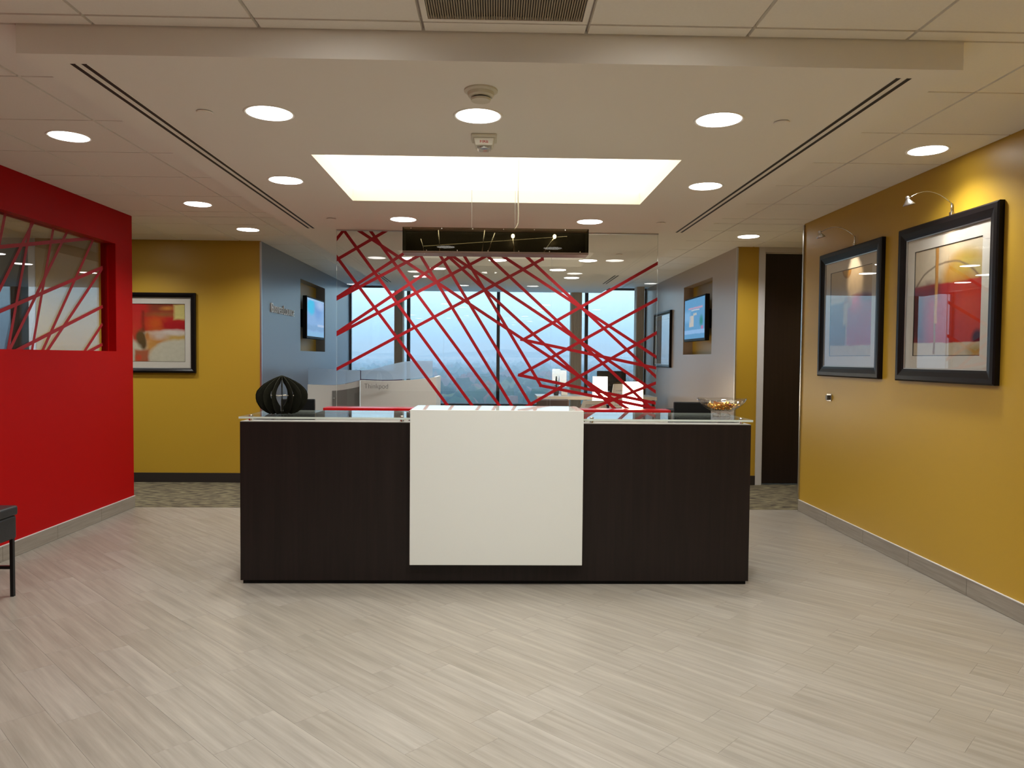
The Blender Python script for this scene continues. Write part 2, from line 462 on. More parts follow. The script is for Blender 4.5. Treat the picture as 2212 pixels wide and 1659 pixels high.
# ------------------------------------------------------------------ ceiling: slab, tiles, lowered board
ceiling = struct('ceiling', box(XFL, XFR, YF, YW+.2, CE+.014, CE+.10), ceil_grid, 'grid that carries the square acoustic ceiling tiles', 'ceiling')
CX0, CX1, CY0, CY1 = -1.785, 1.775, 2.839, 12.55       # lowered board
HX0, HX1, HY0, HY1 = -1.025, 1.030, 4.170, 5.370       # coffer opening
bm = bmesh.new()
for a in ((CX0, CX1, CY0, HY0), (CX0, CX1, HY1, CY1), (CX0, HX0, HY0, HY1), (HX1, CX1, HY0, HY1)):
    bx(bm, a[0], a[1], a[2], a[3], CL, CE+.013)
struct('ceiling_soffit', bm, cloud_m, 'smooth lowered ceiling board with a rectangular opening over the desk', 'ceiling')
coffer = thing('coffer_light', 'glowing rectangular light panel set in the ceiling above the desk', 'ceiling light', ((HX0+HX1)/2, (HY0+HY1)/2, CL+.085))
obj('light_panel', box(HX0+.001, HX1-.001, HY0+.001, HY1-.001, CL+.085, CL+.10), coffer_m, coffer)
tile_gap = .008
tile_cache = {}
lone = []
co = Vector(ceiling.location)
walls_bands = []
def tile_obj(x0, x1, y0, y1, part):
    if x1-x0 < .03 or y1-y0 < .015: return
    if not part: lone.append((x0, x1, y0, y1)); return
    key = (round(x1-x0, 3), round(y1-y0, 3))
    if key not in tile_cache:
        w_, d_ = key
        b_ = box(-w_/2+tile_gap/2, w_/2-tile_gap/2, -d_/2+tile_gap/2, d_/2-tile_gap/2, 0, .013)
        bb = [v for v in b_.verts if v.co.z < .005]
        for v_ in bb: v_.co.x *= 1-.006/w_; v_.co.y *= 1-.006/d_
        tile_cache[key] = mesh('ceiling_tile', b_, ceil_tile)
    o = bpy.data.objects.new('ceiling_tile', tile_cache[key]); o.location = Vector(((x0+x1)/2, (y0+y1)/2, CE)) - co
    link(o, ceiling)
def hits(x0, x1, y0, y1, r):  return x0 < r[1]-1e-4 and x1 > r[0]+1e-4 and y0 < r[3]-1e-4 and y1 > r[2]+1e-4
ysplits = sorted([GY0+T*i for i in range(-11, 17)] + [YE-.028, YE+.011])
xsplits = [GX0+T*i for i in range(-9, 13)]
for i in range(len(xsplits)-1):
    for j in range(len(ysplits)-1):
        x0, x1, y0, y1 = xsplits[i], xsplits[i+1], ysplits[j], ysplits[j+1]
        y0 = max(y0, YF+.01); y1 = min(y1, YW)
        if y1-y0 < .015: continue
        # pieces cut by the lowered board
        pieces = [(x0, x1, y0, y1)]
        if hits(x0, x1, y0, y1, (CX0, CX1, CY0, CY1)):
            pieces = []
            if y0 < CY0: pieces.append((x0, x1, y0, CY0)); 
            if y1 > CY1: pieces.append((x0, x1, CY1, y1))
            ya, yb_ = max(y0, CY0), min(y1, CY1)
            if x0 < CX0: pieces.append((x0, CX0, ya, yb_))
            if x1 > CX1: pieces.append((CX1, x1, ya, yb_))
        if i == 11 and 0: pass
        for (a, b, c, d) in pieces:
            # cut at the lobby walls so that no tile runs through them
            segs = [(a, b)]
            if c < YE-.03 or (c < YE+.005 and a < 0):
                for wl in (XL-.12, XL-.005, XR+.005, XR+.12):
                    ns = []
                    for s0, s1 in segs:
                        if s0 < wl < s1: ns += [(s0, wl), (wl, s1)]
                        else: ns.append((s0, s1))
                    segs = ns
                segs = [s for s in segs if not (XL-.121 <= s[0] and s[1] <= XL) and not (XR <= s[0] and s[1] <= XR+.121)]
            for s0, s1 in segs:
                if abs((s0+s1)/2-(-.2785+T/2)) < .05 and abs(c-(GY0-2*T)) < .05: continue     # air grille there
                vis = (c > 1.9 and XL-1.6 < s0 and s1 < XR+.9 and c < 12.4)
                tile_obj(s0, s1, c, d, vis)
bm = bmesh.new()
for a in lone: bx(bm, a[0]+.005, a[1]-.005, a[2]+.005, a[3]-.005, CE, CE+.013)
r_ = obj('ceiling_tiles', bm, ceil_tile, ceiling); r_['kind'] = 'stuff'

# ------------------------------------------------------------------ walls
OZ0, OZ1, OY0, OY1 = 1.385, 2.292, 2.30, 6.385       # opening in the red wall
TW = .125
bm = bmesh.new()
bx(bm, XL-TW, XL, YF, YE+.01, 0, OZ0); bx(bm, XL-TW, XL, YF, YE+.01, OZ1, CE+.012)
bx(bm, XL-TW, XL, YF, OY0, OZ0, OZ1); bx(bm, XL-TW, XL, OY1, YE+.01, OZ0, OZ1)
struct('wall_left', bm, red, 'red lobby wall with a long interior window opening', 'wall')
bm = bmesh.new(); bx(bm, XR, XR+.12, YF, YE-.03, 0, CE+.012)
struct('wall_right', bm, gold, 'gold painted wall on which the two framed abstracts hang', 'wall')
struct('wall_right_return', box(XR+.12, XFR, YE-.15, YE-.03, 0, CE+.012), gold, 'gold wall turning into the corridor beside the dark door', 'wall')
struct('wall_front', box(XL-TW, XR+.12, YF-.12, YF, 0, CE+.1), lobby_white, 'cream wall of the entrance end of the lobby', 'wall')
struct('wall_back_left', box(-4.86, XLL-.24, YB, YB+.12, 0, CE+.012), gold2, 'gold corridor wall with the red and cream abstract', 'wall')
struct('wall_back_left_end', box(XFL, -5.86, YB, YB+.12, 0, CE+.012), gold2, 'gold corridor wall beyond the dark door of the side room', 'wall')
struct('wall_far_left', box(XFL-.12, XFL, YF, YB+.12, 0, CE+.1), gold2, 'gold end wall of the room behind the red wall', 'wall')
struct('wall_side_room_front', box(XFL, XL-TW, YF-.12, YF, 0, CE+.1), gold2, 'gold near wall of the room behind the red wall', 'wall')
struct('wall_back_right', box(XRR+.24, 2.832, YB, YB+.12, 0, CE+.012), gold2, 'narrow gold wall between lounge corner and dark door', 'wall')
struct('wall_back_right_end', box(3.90, XFR, YB, YB+.12, 0, CE+.012), gold2, 'gold corridor wall beyond the full height dark door', 'wall')
struct('wall_far_right', box(XFR, XFR+.12, YE-.15, YB+.12, 0, CE+.1), gold2, 'gold end wall of the right corridor', 'wall')
taupe_plus_daylight = pbr('taupe_paint_daylight_tint', (.165, .185, .215), .28, spec=.6, bump=(260, .08))  # lounge taupe with blue window daylight mixed into its colour
taupe_plus_lamp_glow = pbr('taupe_paint_lamp_tint', (.37, .295, .235), .30, spec=.5, bump=(260, .08))  # same lounge taupe with the lamps' warm glow mixed into its colour
def niche_wall(name, xs, xo, n0, n1, label, paint):
    """lounge side wall from xs (room face) to xo with a screen niche n0..n1"""
    z0, z1 = 1.426, 2.35; bm = bmesh.new()
    a, b = min(xs, xo), max(xs, xo); xm = xs + (xo-xs)*.55
    bx(bm, a, b, YB, YW+.1, 0, z0); bx(bm, a, b, YB, YW+.1, z1, CE+.012)
    bx(bm, a, b, YB, n0, z0, z1); bx(bm, a, b, n1, YW+.1, z0, z1)
    # gold paint wraps round the front corner: mark that face
    for f in bm.faces:
        if all(abs(v.co.y-YB) < 1e-5 for v in f.verts): f.material_index = 1
    o = struct(name, bm, [paint, gold2], label, 'wall')
    nb = obj('niche_back', box(min(xm, xo), max(xm, xo), n0, n1, z0, z1), gold2, o); nb['label'] = 'gold back of the screen niche'
    return o
niche_wall('wall_lounge_left', XLL, XLL-.24, 9.615, 10.99, 'taupe lounge wall, blue daylight in its colour, with raised lettering and a screen niche', taupe_plus_daylight)
niche_wall('wall_lounge_right', XRR, XRR+.24, 8.915, 10.27, 'taupe lounge wall, lamp glow in its colour, with screen niche and dark framed print', taupe_plus_lamp_glow)
struct('wall_window', box(XLL-.24, XRR+.24, YW, YW+.2, 0, .56), taupe, 'low grey wall under the lounge windows', 'wall')

# corner guards, baseboards
def guard(n_, x, y, z1, lab):
    bm = bmesh.new(); bx(bm, x-.009, x+.009, y-.009, y+.009, .11, z1)
    struct('trim_%d' % n_, bm, steel, lab, 'corner guard')
guard(1, XLL+.004, YB-.004, CE-.01, 'steel corner guard beside the gold corridor wall and lounge lettering')
guard(2, XRR-.004, YB-.004, CE-.01, 'steel corner guard at the lounge corner beside the dark door')
guard(3, XR-.003, YE-.032, CE-.01, 'steel corner guard at the end of the gold picture wall')
def tile_base(name, x, sx, y0, y1, seam, label):
    """skirting of plank tiles along a wall face x; sx = +1 wall faces +x"""
    root = thing(name, label, 'baseboard', (x, (y0+y1)/2, 0), kind='structure')
    ys = [y0]; s = seam
    while s > y0: s -= T
    s += T
    while s < y1-.01:
        if s-ys[-1] > .02: ys.append(s)
        s += T
    ys.append(y1)
    for a, b in zip(ys[:-1], ys[1:]):
        bm = box(min(x, x+sx*.012), max(x, x+sx*.012), a+.0012, b-.0012, .001, .100); bevel(bm, .0012, 1)
        obj('baseboard_tile', bm, base_tile, root)
    obj('edge_strip', box(min(x, x+sx*.013), max(x, x+sx*.013), y0, y1, .100, .104), alu, root)
    return root
tile_base('baseboard_left', XL, 1, YF, YE+.008, 6.1, 'wood look tile skirting along the red wall')
tile_base('baseboard_right', XR, -1, YF, YE-.04, 6.041, 'wood look tile skirting along the gold picture wall')
struct('baseboard_back_left', box(-4.86, XLL, YB-.012, YB, .001, .101), dark_base, 'dark vinyl skirting under the red and cream abstract', 'baseboard')
struct('baseboard_back_right', box(XRR, 2.832, YB-.012, YB, .001, .101), dark_base, 'dark vinyl skirting beside the dark door', 'baseboard')
struct('baseboard_lounge_left', box(XLL, XLL+.012, YB+.01, YW, .001, .101), dark_base, 'dark vinyl skirting along the lettered lounge wall', 'baseboard')
struct('baseboard_lounge_right', box(XRR-.012, XRR, YB+.01, YW, .001, .101), dark_base, 'dark vinyl skirting along the lounge wall with the framed print', 'baseboard')
# doors
def door(n_, x0, x1, y, label, zt=2.52):
    """x0, x1 = outer edges of the frame"""
    root = thing('door_%d' % n_, label, 'door', ((x0+x1)/2, y+.03, 0), kind='structure')
    fw = .068
    bm = bmesh.new(); bx(bm, x0, x0+fw, y-.012, y+.12, 0, CE+.012); bx(bm, x1-fw, x1, y-.012, y+.12, 0, CE+.012); bx(bm, x0+fw, x1-fw, y-.012, y+.12, zt, CE+.012)
    bm2 = bmesh.new(); bx(bm2, x0+fw, x1-fw, y+.014, y+.03, zt-.012, zt); bx(bm2, x0+fw, x0+fw+.012, y+.014, y+.03, 0, zt); bx(bm2, x1-fw-.012, x1-fw, y+.014, y+.03, 0, zt)
    obj('door_frame', bm, alu, root); obj('door_stop', bm2, alu, root)
    lf = obj('door_leaf', box(x0+fw+.003, x1-fw-.003, y+.031, y+.075, .012, zt-.004), door_wood, root)
    bm = bmesh.new(); lathe(bm, [(0, 0), (.026, 0), (.026, .008), (.012, .012), (.012, .045), (0, .045)], 16)
    for v in bm.verts: v.co = Vector((x1-fw-.07, y+.031, 1.0)) + Vector((v.co.x, -v.co.z, v.co.y))
    tube(bm, [(x1-fw-.07, y-.01, 1.0), (x1-fw-.19, y-.01, 1.0)], .009)
    obj('handle', bm, chrome, lf)
door(1, 2.832, 3.90, YB, 'full height dark wood door in a grey frame at the corridor')
door(2, -5.86, -4.86, YB, 'dark wood door in a grey frame seen through the red wall window')

# ------------------------------------------------------------------ lounge windows
def W(name, x0, x1, label):
    """one window: frame and pane between mullion centre lines"""
    root = thing(name, label, 'window', ((x0+x1)/2, YW+.07, .56), kind='structure')
    bm = bmesh.new(); fw = .028; y0, y1 = YW+.03, YW+.10
    bx(bm, x0, x0+fw, y0, y1, .56, CE+.012); bx(bm, x1-fw, x1, y0, y1, .56, CE+.012)
    bx(bm, x0+fw, x1-fw, y0, y1, .56, .578); bx(bm, x0+fw, x1-fw, y0, y1, CE-.03, CE+.012)
    obj('window_frame', bm, navy, root)
    obj('pane', box(x0+fw-.005, x1-fw+.005, YW+.062, YW+.068, .575, CE-.025), win_glass, root)
wx = [XLL, -1.495, .047, 1.568, XRR]
wl = ['lounge window above the frosted work pods', 'lounge window between the work pods and the middle mullion', 'lounge window between the middle mullion and the lit lamps', 'lounge window beside the framed print']
for i in range(4): W('window_%d' % (i+1), wx[i], wx[i+1], wl[i])
struct('trim_4', box(XLL, XRR, YW-.08, YW+.03, .561, .572), navy, 'dark window sill along the lounge windows', 'sill')
for n_, (a, b, lab) in enumerate(((-1.735, -1.585, 'beige fluted column before the window above the pods'), (1.295, 1.485, 'beige fluted column before the window behind the lit lamps'), (2.42, 2.56, 'beige fluted column before the window near the framed print'))):
    bm = bmesh.new(); s = (b-a)/7; k1 = 1-.28/YW
    for i in range(7):
        bx(bm, (a+s*i)*k1+.003, (a+s*(i+1))*k1-.003, YW-.28 + (0 if i % 2 else -.012), YW-.085, 0, CE+.012)
    bx(bm, a*k1, b*k1, YW-.27, YW-.09, 0, CE+.012)
    struct('column_%d' % (n_+1), bm, column_m, lab, 'column')

# red wall interior window: glass and red film strips
iw = thing('window_5', 'interior window in the red wall with crossing red strips', 'window', (XL-.075, (OY0+OY1)/2, OZ0), kind='structure')
XG = XL-.075
obj('pane', box(XG-.004, XG+.004, OY0, OY1, OZ0, OZ1), thin_glass('interior_glass', (.98, .985, .98), f0=.08, gain=1.5), iw)
obj('glazing_bead', box(XG-.012, XG+.012, OY1-.012, OY1, OZ0, OZ1), red, iw)
RIGHT, UP, FWD = _r, _u, _f
def ray(px, py): return RIGHT*((px-1106)/FPX) + UP*(-(py-829.5)/FPX) + FWD
def on_x(px, py, x):
    d = ray(px, py); p = d*(x/d.x); return Vector((x, p.y, p.z+CAMZ))
def on_y(px, py, y):
    d = ray(px, py); p = d*(y/d.y); return Vector((p.x, y, p.z+CAMZ))
def strip(bm, a, b, w, n, i0, lo0, hi0, lo2, hi2):
    """flat film strip from a to b, cut off at the pane's edges; n = plane normal, i0 = its in-plane horizontal axis"""
    t = (b-a).normalized(); sd = t.cross(n).normalized()*w/2; ext = lambda p: .05 if min(abs(p[i0]-lo0), abs(p[i0]-hi0), abs(p[2]-lo2), abs(p[2]-hi2)) < .035 else w*.2
    a, b = a - t*ext(a), b + t*ext(b)
    poly = [(p[i0], p[2]) for p in (a+sd, a-sd, b-sd, b+sd)]
    for f in (lambda q: q[0]-lo0, lambda q: hi0-q[0], lambda q: q[1]-lo2, lambda q: hi2-q[1]):
        poly = clip(poly, f)
    def P(q, k):
        v = Vector((0, 0, q[1])); v[i0] = q[0]; v[1-i0] = a[1-i0]; return v + n*k
    A = [bm.verts.new(P(q, 0)) for q in poly]; B = [bm.verts.new(P(q, .0008)) for q in poly]; m_ = len(poly)
    bm.faces.new(A[::-1]); bm.faces.new(B)
    for k in range(m_): bm.faces.new((A[k], A[(k+1) % m_], B[(k+1) % m_], B[k]))
for i, (p, q) in enumerate([((0, 495), (880, 412)), ((52, 165), (-10, 480)), ((300, 235), (72, 1475)), ((325, 235), (-20, 930)), ((503, 315), (300, 1475)), ((635, 345), (85, 1475)),
        ((884, 412), (400, 1475)), ((962, 700), (445, 1475)), ((-20, 1110), (965, 688)), ((150, 1475), (965, 1058)), ((962, 1225), (800, 1475)), ((962, 1415), (850, 1475)), ((-40, 700), (-300, 1475)), ((-60, 235), (-420, 1475)), ((-500, 1300), (-20, 1110))]):
    a = on_x(p[0]/4.367, 420+p[1]/4.367, XG+.0042); b = on_x(q[0]/4.367, 420+q[1]/4.367, XG+.0042)
    bm = bmesh.new(); strip(bm, a + Vector((.0001*i, 0, 0)), b + Vector((.0001*i, 0, 0)), .026, Vector((1, 0, 0)), 1, OY0+.0005, OY1-.0125, OZ0+.0005, OZ1-.0005)
    obj('film_strip', bm, red_film, iw)

# ------------------------------------------------------------------ glass screen on the red-topped credenza
YG = 6.60
cz = thing('low_partition', 'low partition with a thin bright red cap carrying the glass screen', 'partition', (.02, 6.51, 0))
CRX0, CRX1 = -1.475, 1.525
obj('cap', bevel(box(CRX0, CRX1, 6.41, 6.612, .866, .916), .002), red_lam, cz)
obj('body', box(CRX0+.02, CRX1-.02, 6.43, 6.60, .06, .8655), white_paint, cz)
obj('plinth', box(CRX0+.05, CRX1-.05, 6.45, 6.58, 0, .0595), black_plast, cz)
sx = [on_y(727, 700, YG).x, on_y(958.5, 700, YG).x, on_y(1190, 700, YG).x, on_y(1419, 700, YG).x]
sc = thing('glass_screen', 'clear glass screen crossed by red film strips behind the desk', 'screen', ((sx[0]+sx[3])/2, YG, .916))
SZ0, SZ1 = .9165, CL-.004
for i in range(3):
    bm = box(sx[i]+.0015, sx[i+1]-.0015, YG-.005, YG+.005, SZ0, SZ1)
    bm.normal_update()
    for f in bm.faces:
        if abs(f.normal.x) > .9 or abs(f.normal.z) > .9: f.material_index = 1
    obj('glass_pane', bm, [glass, glass_edge], sc)
obj('top_channel', box(sx[0], sx[3], YG-.010, YG+.010, CL-.010, CL-.0005), steel, sc)
STR = [
 ((731.8, 561), (969, 879)), ((743, 498), (1022, 879)), ((798.9, 497), (1081, 879)), ((875, 497), (1107, 879)), ((917.8, 497), (1149, 879)), ((970, 497), (1169, 834)), ((1166, 832.5), (1409, 881)),
 ((773.5, 497), (1353, 881)), ((912, 502), (1326, 881)), ((893, 497), (1417, 847)), ((993, 497), (1404, 880)), ((1002, 498), (1417, 771)), ((1077, 498), (1417, 814)),
 ((1125, 733), (1417, 795)), ((1120, 810), (1417, 871)),
 ((728, 515.4), (742, 498)), ((729, 560), (836.8, 497)), ((729, 642), (947, 498)), ((729, 645), (1010, 497)), ((729, 718), (1056, 498)), ((729, 721.8), (1157, 497)), ((729, 796.5), (1173, 559)), ((1171.5, 562), (1171.5, 500)),
 ((1130, 734), (1420, 569)), ((1122, 810.4), (1420, 646)), ((1141, 876), (1420, 718)), ((1280, 881), (1420, 826)),
]
for i, (p, q) in enumerate(STR):
    yy = YG-.0062-.00009*i
    a, b = on_y(*p, yy), on_y(*q, yy)
    bm = bmesh.new(); strip(bm, a, b, .0265, Vector((0, -1, 0)), 0, sx[0]+.002, sx[3]-.002, SZ0+.0005, CL-.0105)
    obj('film_strip', bm, red_film, sc)

# ------------------------------------------------------------------ reception desk
DX0, DX1, DY, DT = -1.504, 1.5365, 4.4155, .970
desk = thing('reception_desk', 'long dark brown reception desk with a white centre panel and glass counters', 'desk', ((DX0+DX1)/2, 4.8, 0))
obj('front_panel', bevel(box(DX0, DX1, DY, DY+.03, .022, DT-.004), .001), dark_wood, desk)
for a in (DX0, DX1-.03): obj('side_panel', bevel(box(a, a+.03, DY+.0305, 5.22, .022, DT-.004), .001), dark_wood, desk)
obj('plinth', box(DX0+.012, DX1-.012, DY+.014, 5.20, 0, .0215), black_plast, desk)
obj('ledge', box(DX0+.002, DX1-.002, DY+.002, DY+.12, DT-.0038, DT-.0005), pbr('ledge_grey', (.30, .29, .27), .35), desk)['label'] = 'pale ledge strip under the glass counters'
obj('work_surface', box(DX0+.031, DX1-.031, DY+.10, 5.22, .715, .74), dark_wood, desk)
WX0, WX1, WY = -.4965, .5235, 4.36
bm = bmesh.new(); prof = [(WY, .130), (WY, 1.048), (4.785, 1.048), (4.785, .985), (DY-.001, .985), (DY-.001, .130)]
a = [bm.verts.new((WX0, y, z)) for y, z in prof]; b = [bm.verts.new((WX1, y, z)) for y, z in prof]
bm.faces.new(a[::-1]); bm.faces.new(b)
for i in range(len(prof)): bm.faces.new((a[i], a[(i+1) % 6], b[(i+1) % 6], b[i]))
o = obj('white_panel', bevel(bm, .0025), white_gloss, desk); o['label'] = 'glossy white panel folding over the desk top'
for a, b in ((DX0-.002, WX0-.004), (WX1+.004, DX1+.006)):
    bm = box(a, b, 4.40, 4.965, .986, .998); bm.normal_update()
    for f in bm.faces:
        if abs(f.normal.z) < .5: f.material_index = 1
    g = obj('glass_counter', bm, [glass, glass_edge], desk)
    for x in (a+.055, b-.055):
        for y in (4.452, 4.90):
            bm = bmesh.new(); lathe(bm, [(0, DT if y < 4.6 else .741), (.013, DT if y < 4.6 else .741), (.013, .9855)], 16, (x, y, 0)); lathe(bm, [(.012, .9985), (.012, 1.003), (.008, 1.006), (0, 1.006)], 16, (x, y, 0))
            obj('standoff', bm, chrome, g, smooth=False)

# things on the counter
SPH = Vector((-1.325, 4.655, .9982))
sph = thing('slatted_globe', 'dark slatted globe ornament of upright fins on the glass counter', 'ornament', SPH)
EGG = [(0, .50), (.05, .64), (.15, .82), (.30, .95), (.46, 1.0), (.60, .94), (.75, .75), (.87, .47), (.95, .23), (1.0, .03)]
def egg(h):      # outline of a fin at height fraction h: squat dome on a broad foot
    for (a, ra), (b, rb) in zip(EGG[:-1], EGG[1:]):
        if h <= b: break
    t = (h-a)/(b-a); t = min(1, max(0, t))
    return .158*(ra+(rb-ra)*t), .236*h + .001
NF = 16
for k in range(NF):
    bm = bmesh.new(); az = 2*PI*k/NF - PI/2 + .30; ca, sa = math.cos(az), math.sin(az); nx, ny = -sa*.0014, ca*.0014
    outer = [egg((1-math.cos(PI*i/16))/2) for i in range(17)]
    inner = [(max(.004, (.098*math.sin(PI*i/16)**.8)), .035+.165*i/16) for i in range(17)]
    inner[0] = (.022, .010); inner[-1] = (.003, .222)
    P = outer + inner[::-1]
    A = [bm.verts.new((r*ca+nx, r*sa+ny, z)) for r, z in P]; B = [bm.verts.new((r*ca-nx, r*sa-ny, z)) for r, z in P]
    n_ = len(P)
    for i in range(16):
        j = n_-1-i
        bm.faces.new((A[i], A[i+1], A[j-1], A[j])); bm.faces.new((B[j], B[j-1], B[i+1], B[i]))
    for i in range(n_): bm.faces.new((A[i], B[i], B[(i+1) % n_], A[(i+1) % n_]))
    obj('fin', bm, fin_m, sph, world=False)
bm = bmesh.new(); lathe(bm, [(0, 0), (.030, 0), (.030, .012), (.018, .016), (0, .016)], 16); obj('base', bm, fin_m, sph, world=False)
bm = bmesh.new(); tube(bm, [(-.088, 0, .112), (.088, 0, .112)], .003); tube(bm, [(0, -.088, .112), (0, .088, .112)], .003); obj('cross_rod', bm, rod_m, sph, world=False)
BW = Vector((1.435, 4.675, .9982))
bowl = thing('glass_bowl', 'flared clear glass candy bowl on the glass counter', 'bowl', BW)
bm = bmesh.new()
ou = [(.052, 0), (.056, .006), (.050, .016), (.036, .024), (.060, .032), (.090, .048), (.120, .070), (.142, .092), (.154, .112)]
inn = [(.150, .112), (.136, .093), (.114, .072), (.085, .052), (.050, .038), (0, .034)]
lathe(bm, [(0, 0)] + ou + inn, 40)
for v in bm.verts:      # wavy rim
    r = math.hypot(v.co.x, v.co.y)
    if r > .1:
        az = math.atan2(v.co.y, v.co.x); v.co.z += .0025*math.cos(5*az+.6)*(r-.1)/.05
obj('bowl_body', bm, crystal, bowl, smooth=True, world=False)
def candy_mesh(name, m):
    bm = bmesh.new(); ball(bm, (0, 0, 0), .010, 1, (1.25, .85, .85))
    for s in (-1, 1):
        c = bm.verts.new((s*.011, 0, 0)); rim = [bm.verts.new((s*(.021+.002*(k % 2)), .008*math.cos(2*PI*k/6), .006*math.sin(2*PI*k/6))) for k in range(6)]
        for k in range(6): bm.faces.new((c, rim[k], rim[(k+1) % 6]))
    return mesh(name, bm, m)
cm = [candy_mesh('wrapped_candy', gold_foil), candy_mesh('wrapped_candy', gold_foil), candy_mesh('wrapped_candy', brown_foil)]
clabs = ['gold foil wrapped candy heaped in the clear glass bowl']*2 + ['copper brown wrapped candy heaped in the clear glass bowl']
cpos = []
for layer, (rmax, z, n_) in enumerate(((.045, .048, 8), (.072, .060, 15), (.094, .073, 24), (.050, .082, 8))):
    for i in range(n_):
        r = rmax*math.sqrt((i+.5)/n_); az = i*2.39996+layer; cpos.append((r*math.cos(az), r*math.sin(az), z+random.uniform(-.002, .003)))
for i, p in enumerate(cpos):
    k = random.choice((0, 1, 0, 1, 0, 1, 2))
    o = bpy.data.objects.new('wrapped_candy', cm[k]); link(o); o.location = BW+Vector(p); o.rotation_euler = (random.uniform(-.4, .4), random.uniform(-.4, .4), random.uniform(0, 6.28))
    tag(o, clabs[k], 'candy', 'wrapped candies in the glass bowl')

# monitors on the work surface, seen from behind over the counter
def monitor(x0, x1, y, ztop, label, stand_z=.74, tilt=0., h=.30):
    root = thing('computer_monitor', label, 'monitor', ((x0+x1)/2, y, stand_z))
    bm = bevel(box(x0, x1, y-.015, y+.022, ztop-h, ztop), .006); obj('display_housing', bm, black_plast, root)
    obj('display_panel', box(x0+.014, x1-.014, y+.0222, y+.024, ztop-h+.02, ztop-.014), pbr('display_off', (.01, .01, .012), .15) if 'display_off' not in MATS else MATS['display_off'], root)
    xm = (x0+x1)/2
    obj('stand_neck', box(xm-.03, xm+.03, y-.035, y-.0155, stand_z+.012, ztop-h+.12), black_plast, root)
    obj('stand_base', bevel(box(xm-.11, xm+.11, y-.10, y+.08, stand_z+.0005, stand_z+.012), .004), black_plast, root)
    return root
monitor(-1.45, -1.225, 5.08, 1.066, 'black computer monitor behind the slatted globe', h=.28)
monitor(1.235, 1.49, 5.10, 1.063, 'black computer monitor behind the glass candy bowl', h=.28)
# mesh chair tops behind the counter are not seen in the picture

# ------------------------------------------------------------------ pendant over the desk
PY0, PY1, PX0, PX1, PZ0, PZ1 = 4.43, 4.57, -.553, .548, 1.972, 2.123
pen = thing('linear_pendant', 'long dark smoked glass pendant lamp hanging above the desk', 'pendant lamp', (0, 4.5, PZ0))
obj('front_glass', box(PX0, PX1, PY0, PY0+.004, PZ0+.012, PZ1), smoke_glass, pen)
obj('back_panel', box(PX0, PX1, PY1-.006, PY1, PZ0+.012, PZ1), pend_back, pen)
for a in (PX0, PX1-.004): obj('end_panel', box(a, a+.004, PY0+.0045, PY1-.0065, PZ0+.012, PZ1), pend_back, pen)
obj('bottom_frame', bevel(box(PX0, PX1, PY0-.002, PY1+.002, PZ0, PZ0+.0115), .002), bronze, pen)
obj('top_bar', box(PX0+.005, PX1-.005, 4.49, 4.51, PZ1-.012, PZ1-.002), bronze, pen)
ym = 4.452
def K(px, py): return on_y(px, py, ym)
bm = bmesh.new(); tube(bm, [K(915, 532), K(1225, 511)], .0022, 6); obj('cross_wire', bm, chrome, pen)
for (p, q) in (((909, 516), (917, 548)), ((947, 497), (950, 547)), ((1047, 497), (1041, 547)), ((1069, 503), (1053, 547)), ((1108, 516), (1111, 547)), ((1196, 515), (1173, 547))):
    bm = bmesh.new(); tube(bm, [K(*p), K(*q)], .0030, 8); obj('lamp_stem', bm, chrome, pen, smooth=True)
for p in ((1108, 510), (1198, 511)):
    bm = bmesh.new(); ball(bm, K(*p), .011, 2, (1, .8, 1.25)); obj('halogen_bulb', bm, bulb_m, pen, smooth=True)
bm = bmesh.new()
for i in range(12):
    a = PX0+.05+(PX1-PX0-.1)/11*i
    lathe(bm, [(.004, 0), (.004, .006), (0, .008)], 8, (a, PY0-.0015, PZ0+.012+(.0 if i % 2 else .128)))
o = obj('screws', bm, chrome, pen); o['kind'] = 'stuff'
ztop = CL+.0845
for x in (-.148,): 
    bm = bmesh.new(); tube(bm, [(x, 4.5, PZ1-.002), (x, 4.5, ztop)], .0016, 6); obj('suspension_cable', bm, steel, pen)
bm = bmesh.new(); tube(bm, [(.112, 4.5, PZ1-.002), (.112, 4.5, ztop)], .0016, 6); obj('suspension_cable', bm, steel, pen)
bm = bmesh.new(); tube(bm, [(.105, 4.5, PZ1), (.122, 4.5, PZ1+.022), (.131, 4.5, PZ1+.045), (.132, 4.5, PZ1+.10), (.129, 4.5, PZ1+.2), (.131, 4.5, ztop)], .0032, 8); obj('power_cord', bm, white_plast, pen, smooth=True)

# ------------------------------------------------------------------ downlights
RL = .100
def downlight(name, label, group):
    root = thing(name, label, 'ceiling light', (0, 0, 0), group)
    bm = bmesh.new(); lathe(bm, [(RL, 0), (RL+.010, -.003), (RL+.014, -.003), (RL+.016, 0)], 40); obj('trim_ring', bm, cloud_m, root, smooth=True, world=False)
    bm = bmesh.new(); lathe(bm, [(0, -.0022), (RL, -.0022), (RL, -.0005), (0, -.0005)], 40); obj('lens', bm, lens_m, root, world=False)
    return root
_sp = bpy.data.lights.new('downlight_beam', 'SPOT'); _sp.energy = SPOT_W; _sp.color = SPOT_COL; _sp.spot_size = math.radians(138); _sp.spot_blend = .9; _sp.shadow_soft_size = .07
proto = None
def put_light(x, y, z, label, group, k=1.0):
    global proto
    if proto is None: proto = downlight('recessed_downlight', label, group); r = proto; r.location = (x, y, z)
    else: r = dup(proto, (x, y, z), label, group)
    ld = _sp
    if k != 1.0: ld = _sp.copy(); ld.energy = SPOT_W*k
    s = bpy.data.objects.new('downlight_beam', ld); COL.objects.link(s); s.location = (0, 0, -.012); s.parent = r
GC = 'recessed downlights'
D = 'round lit downlight '
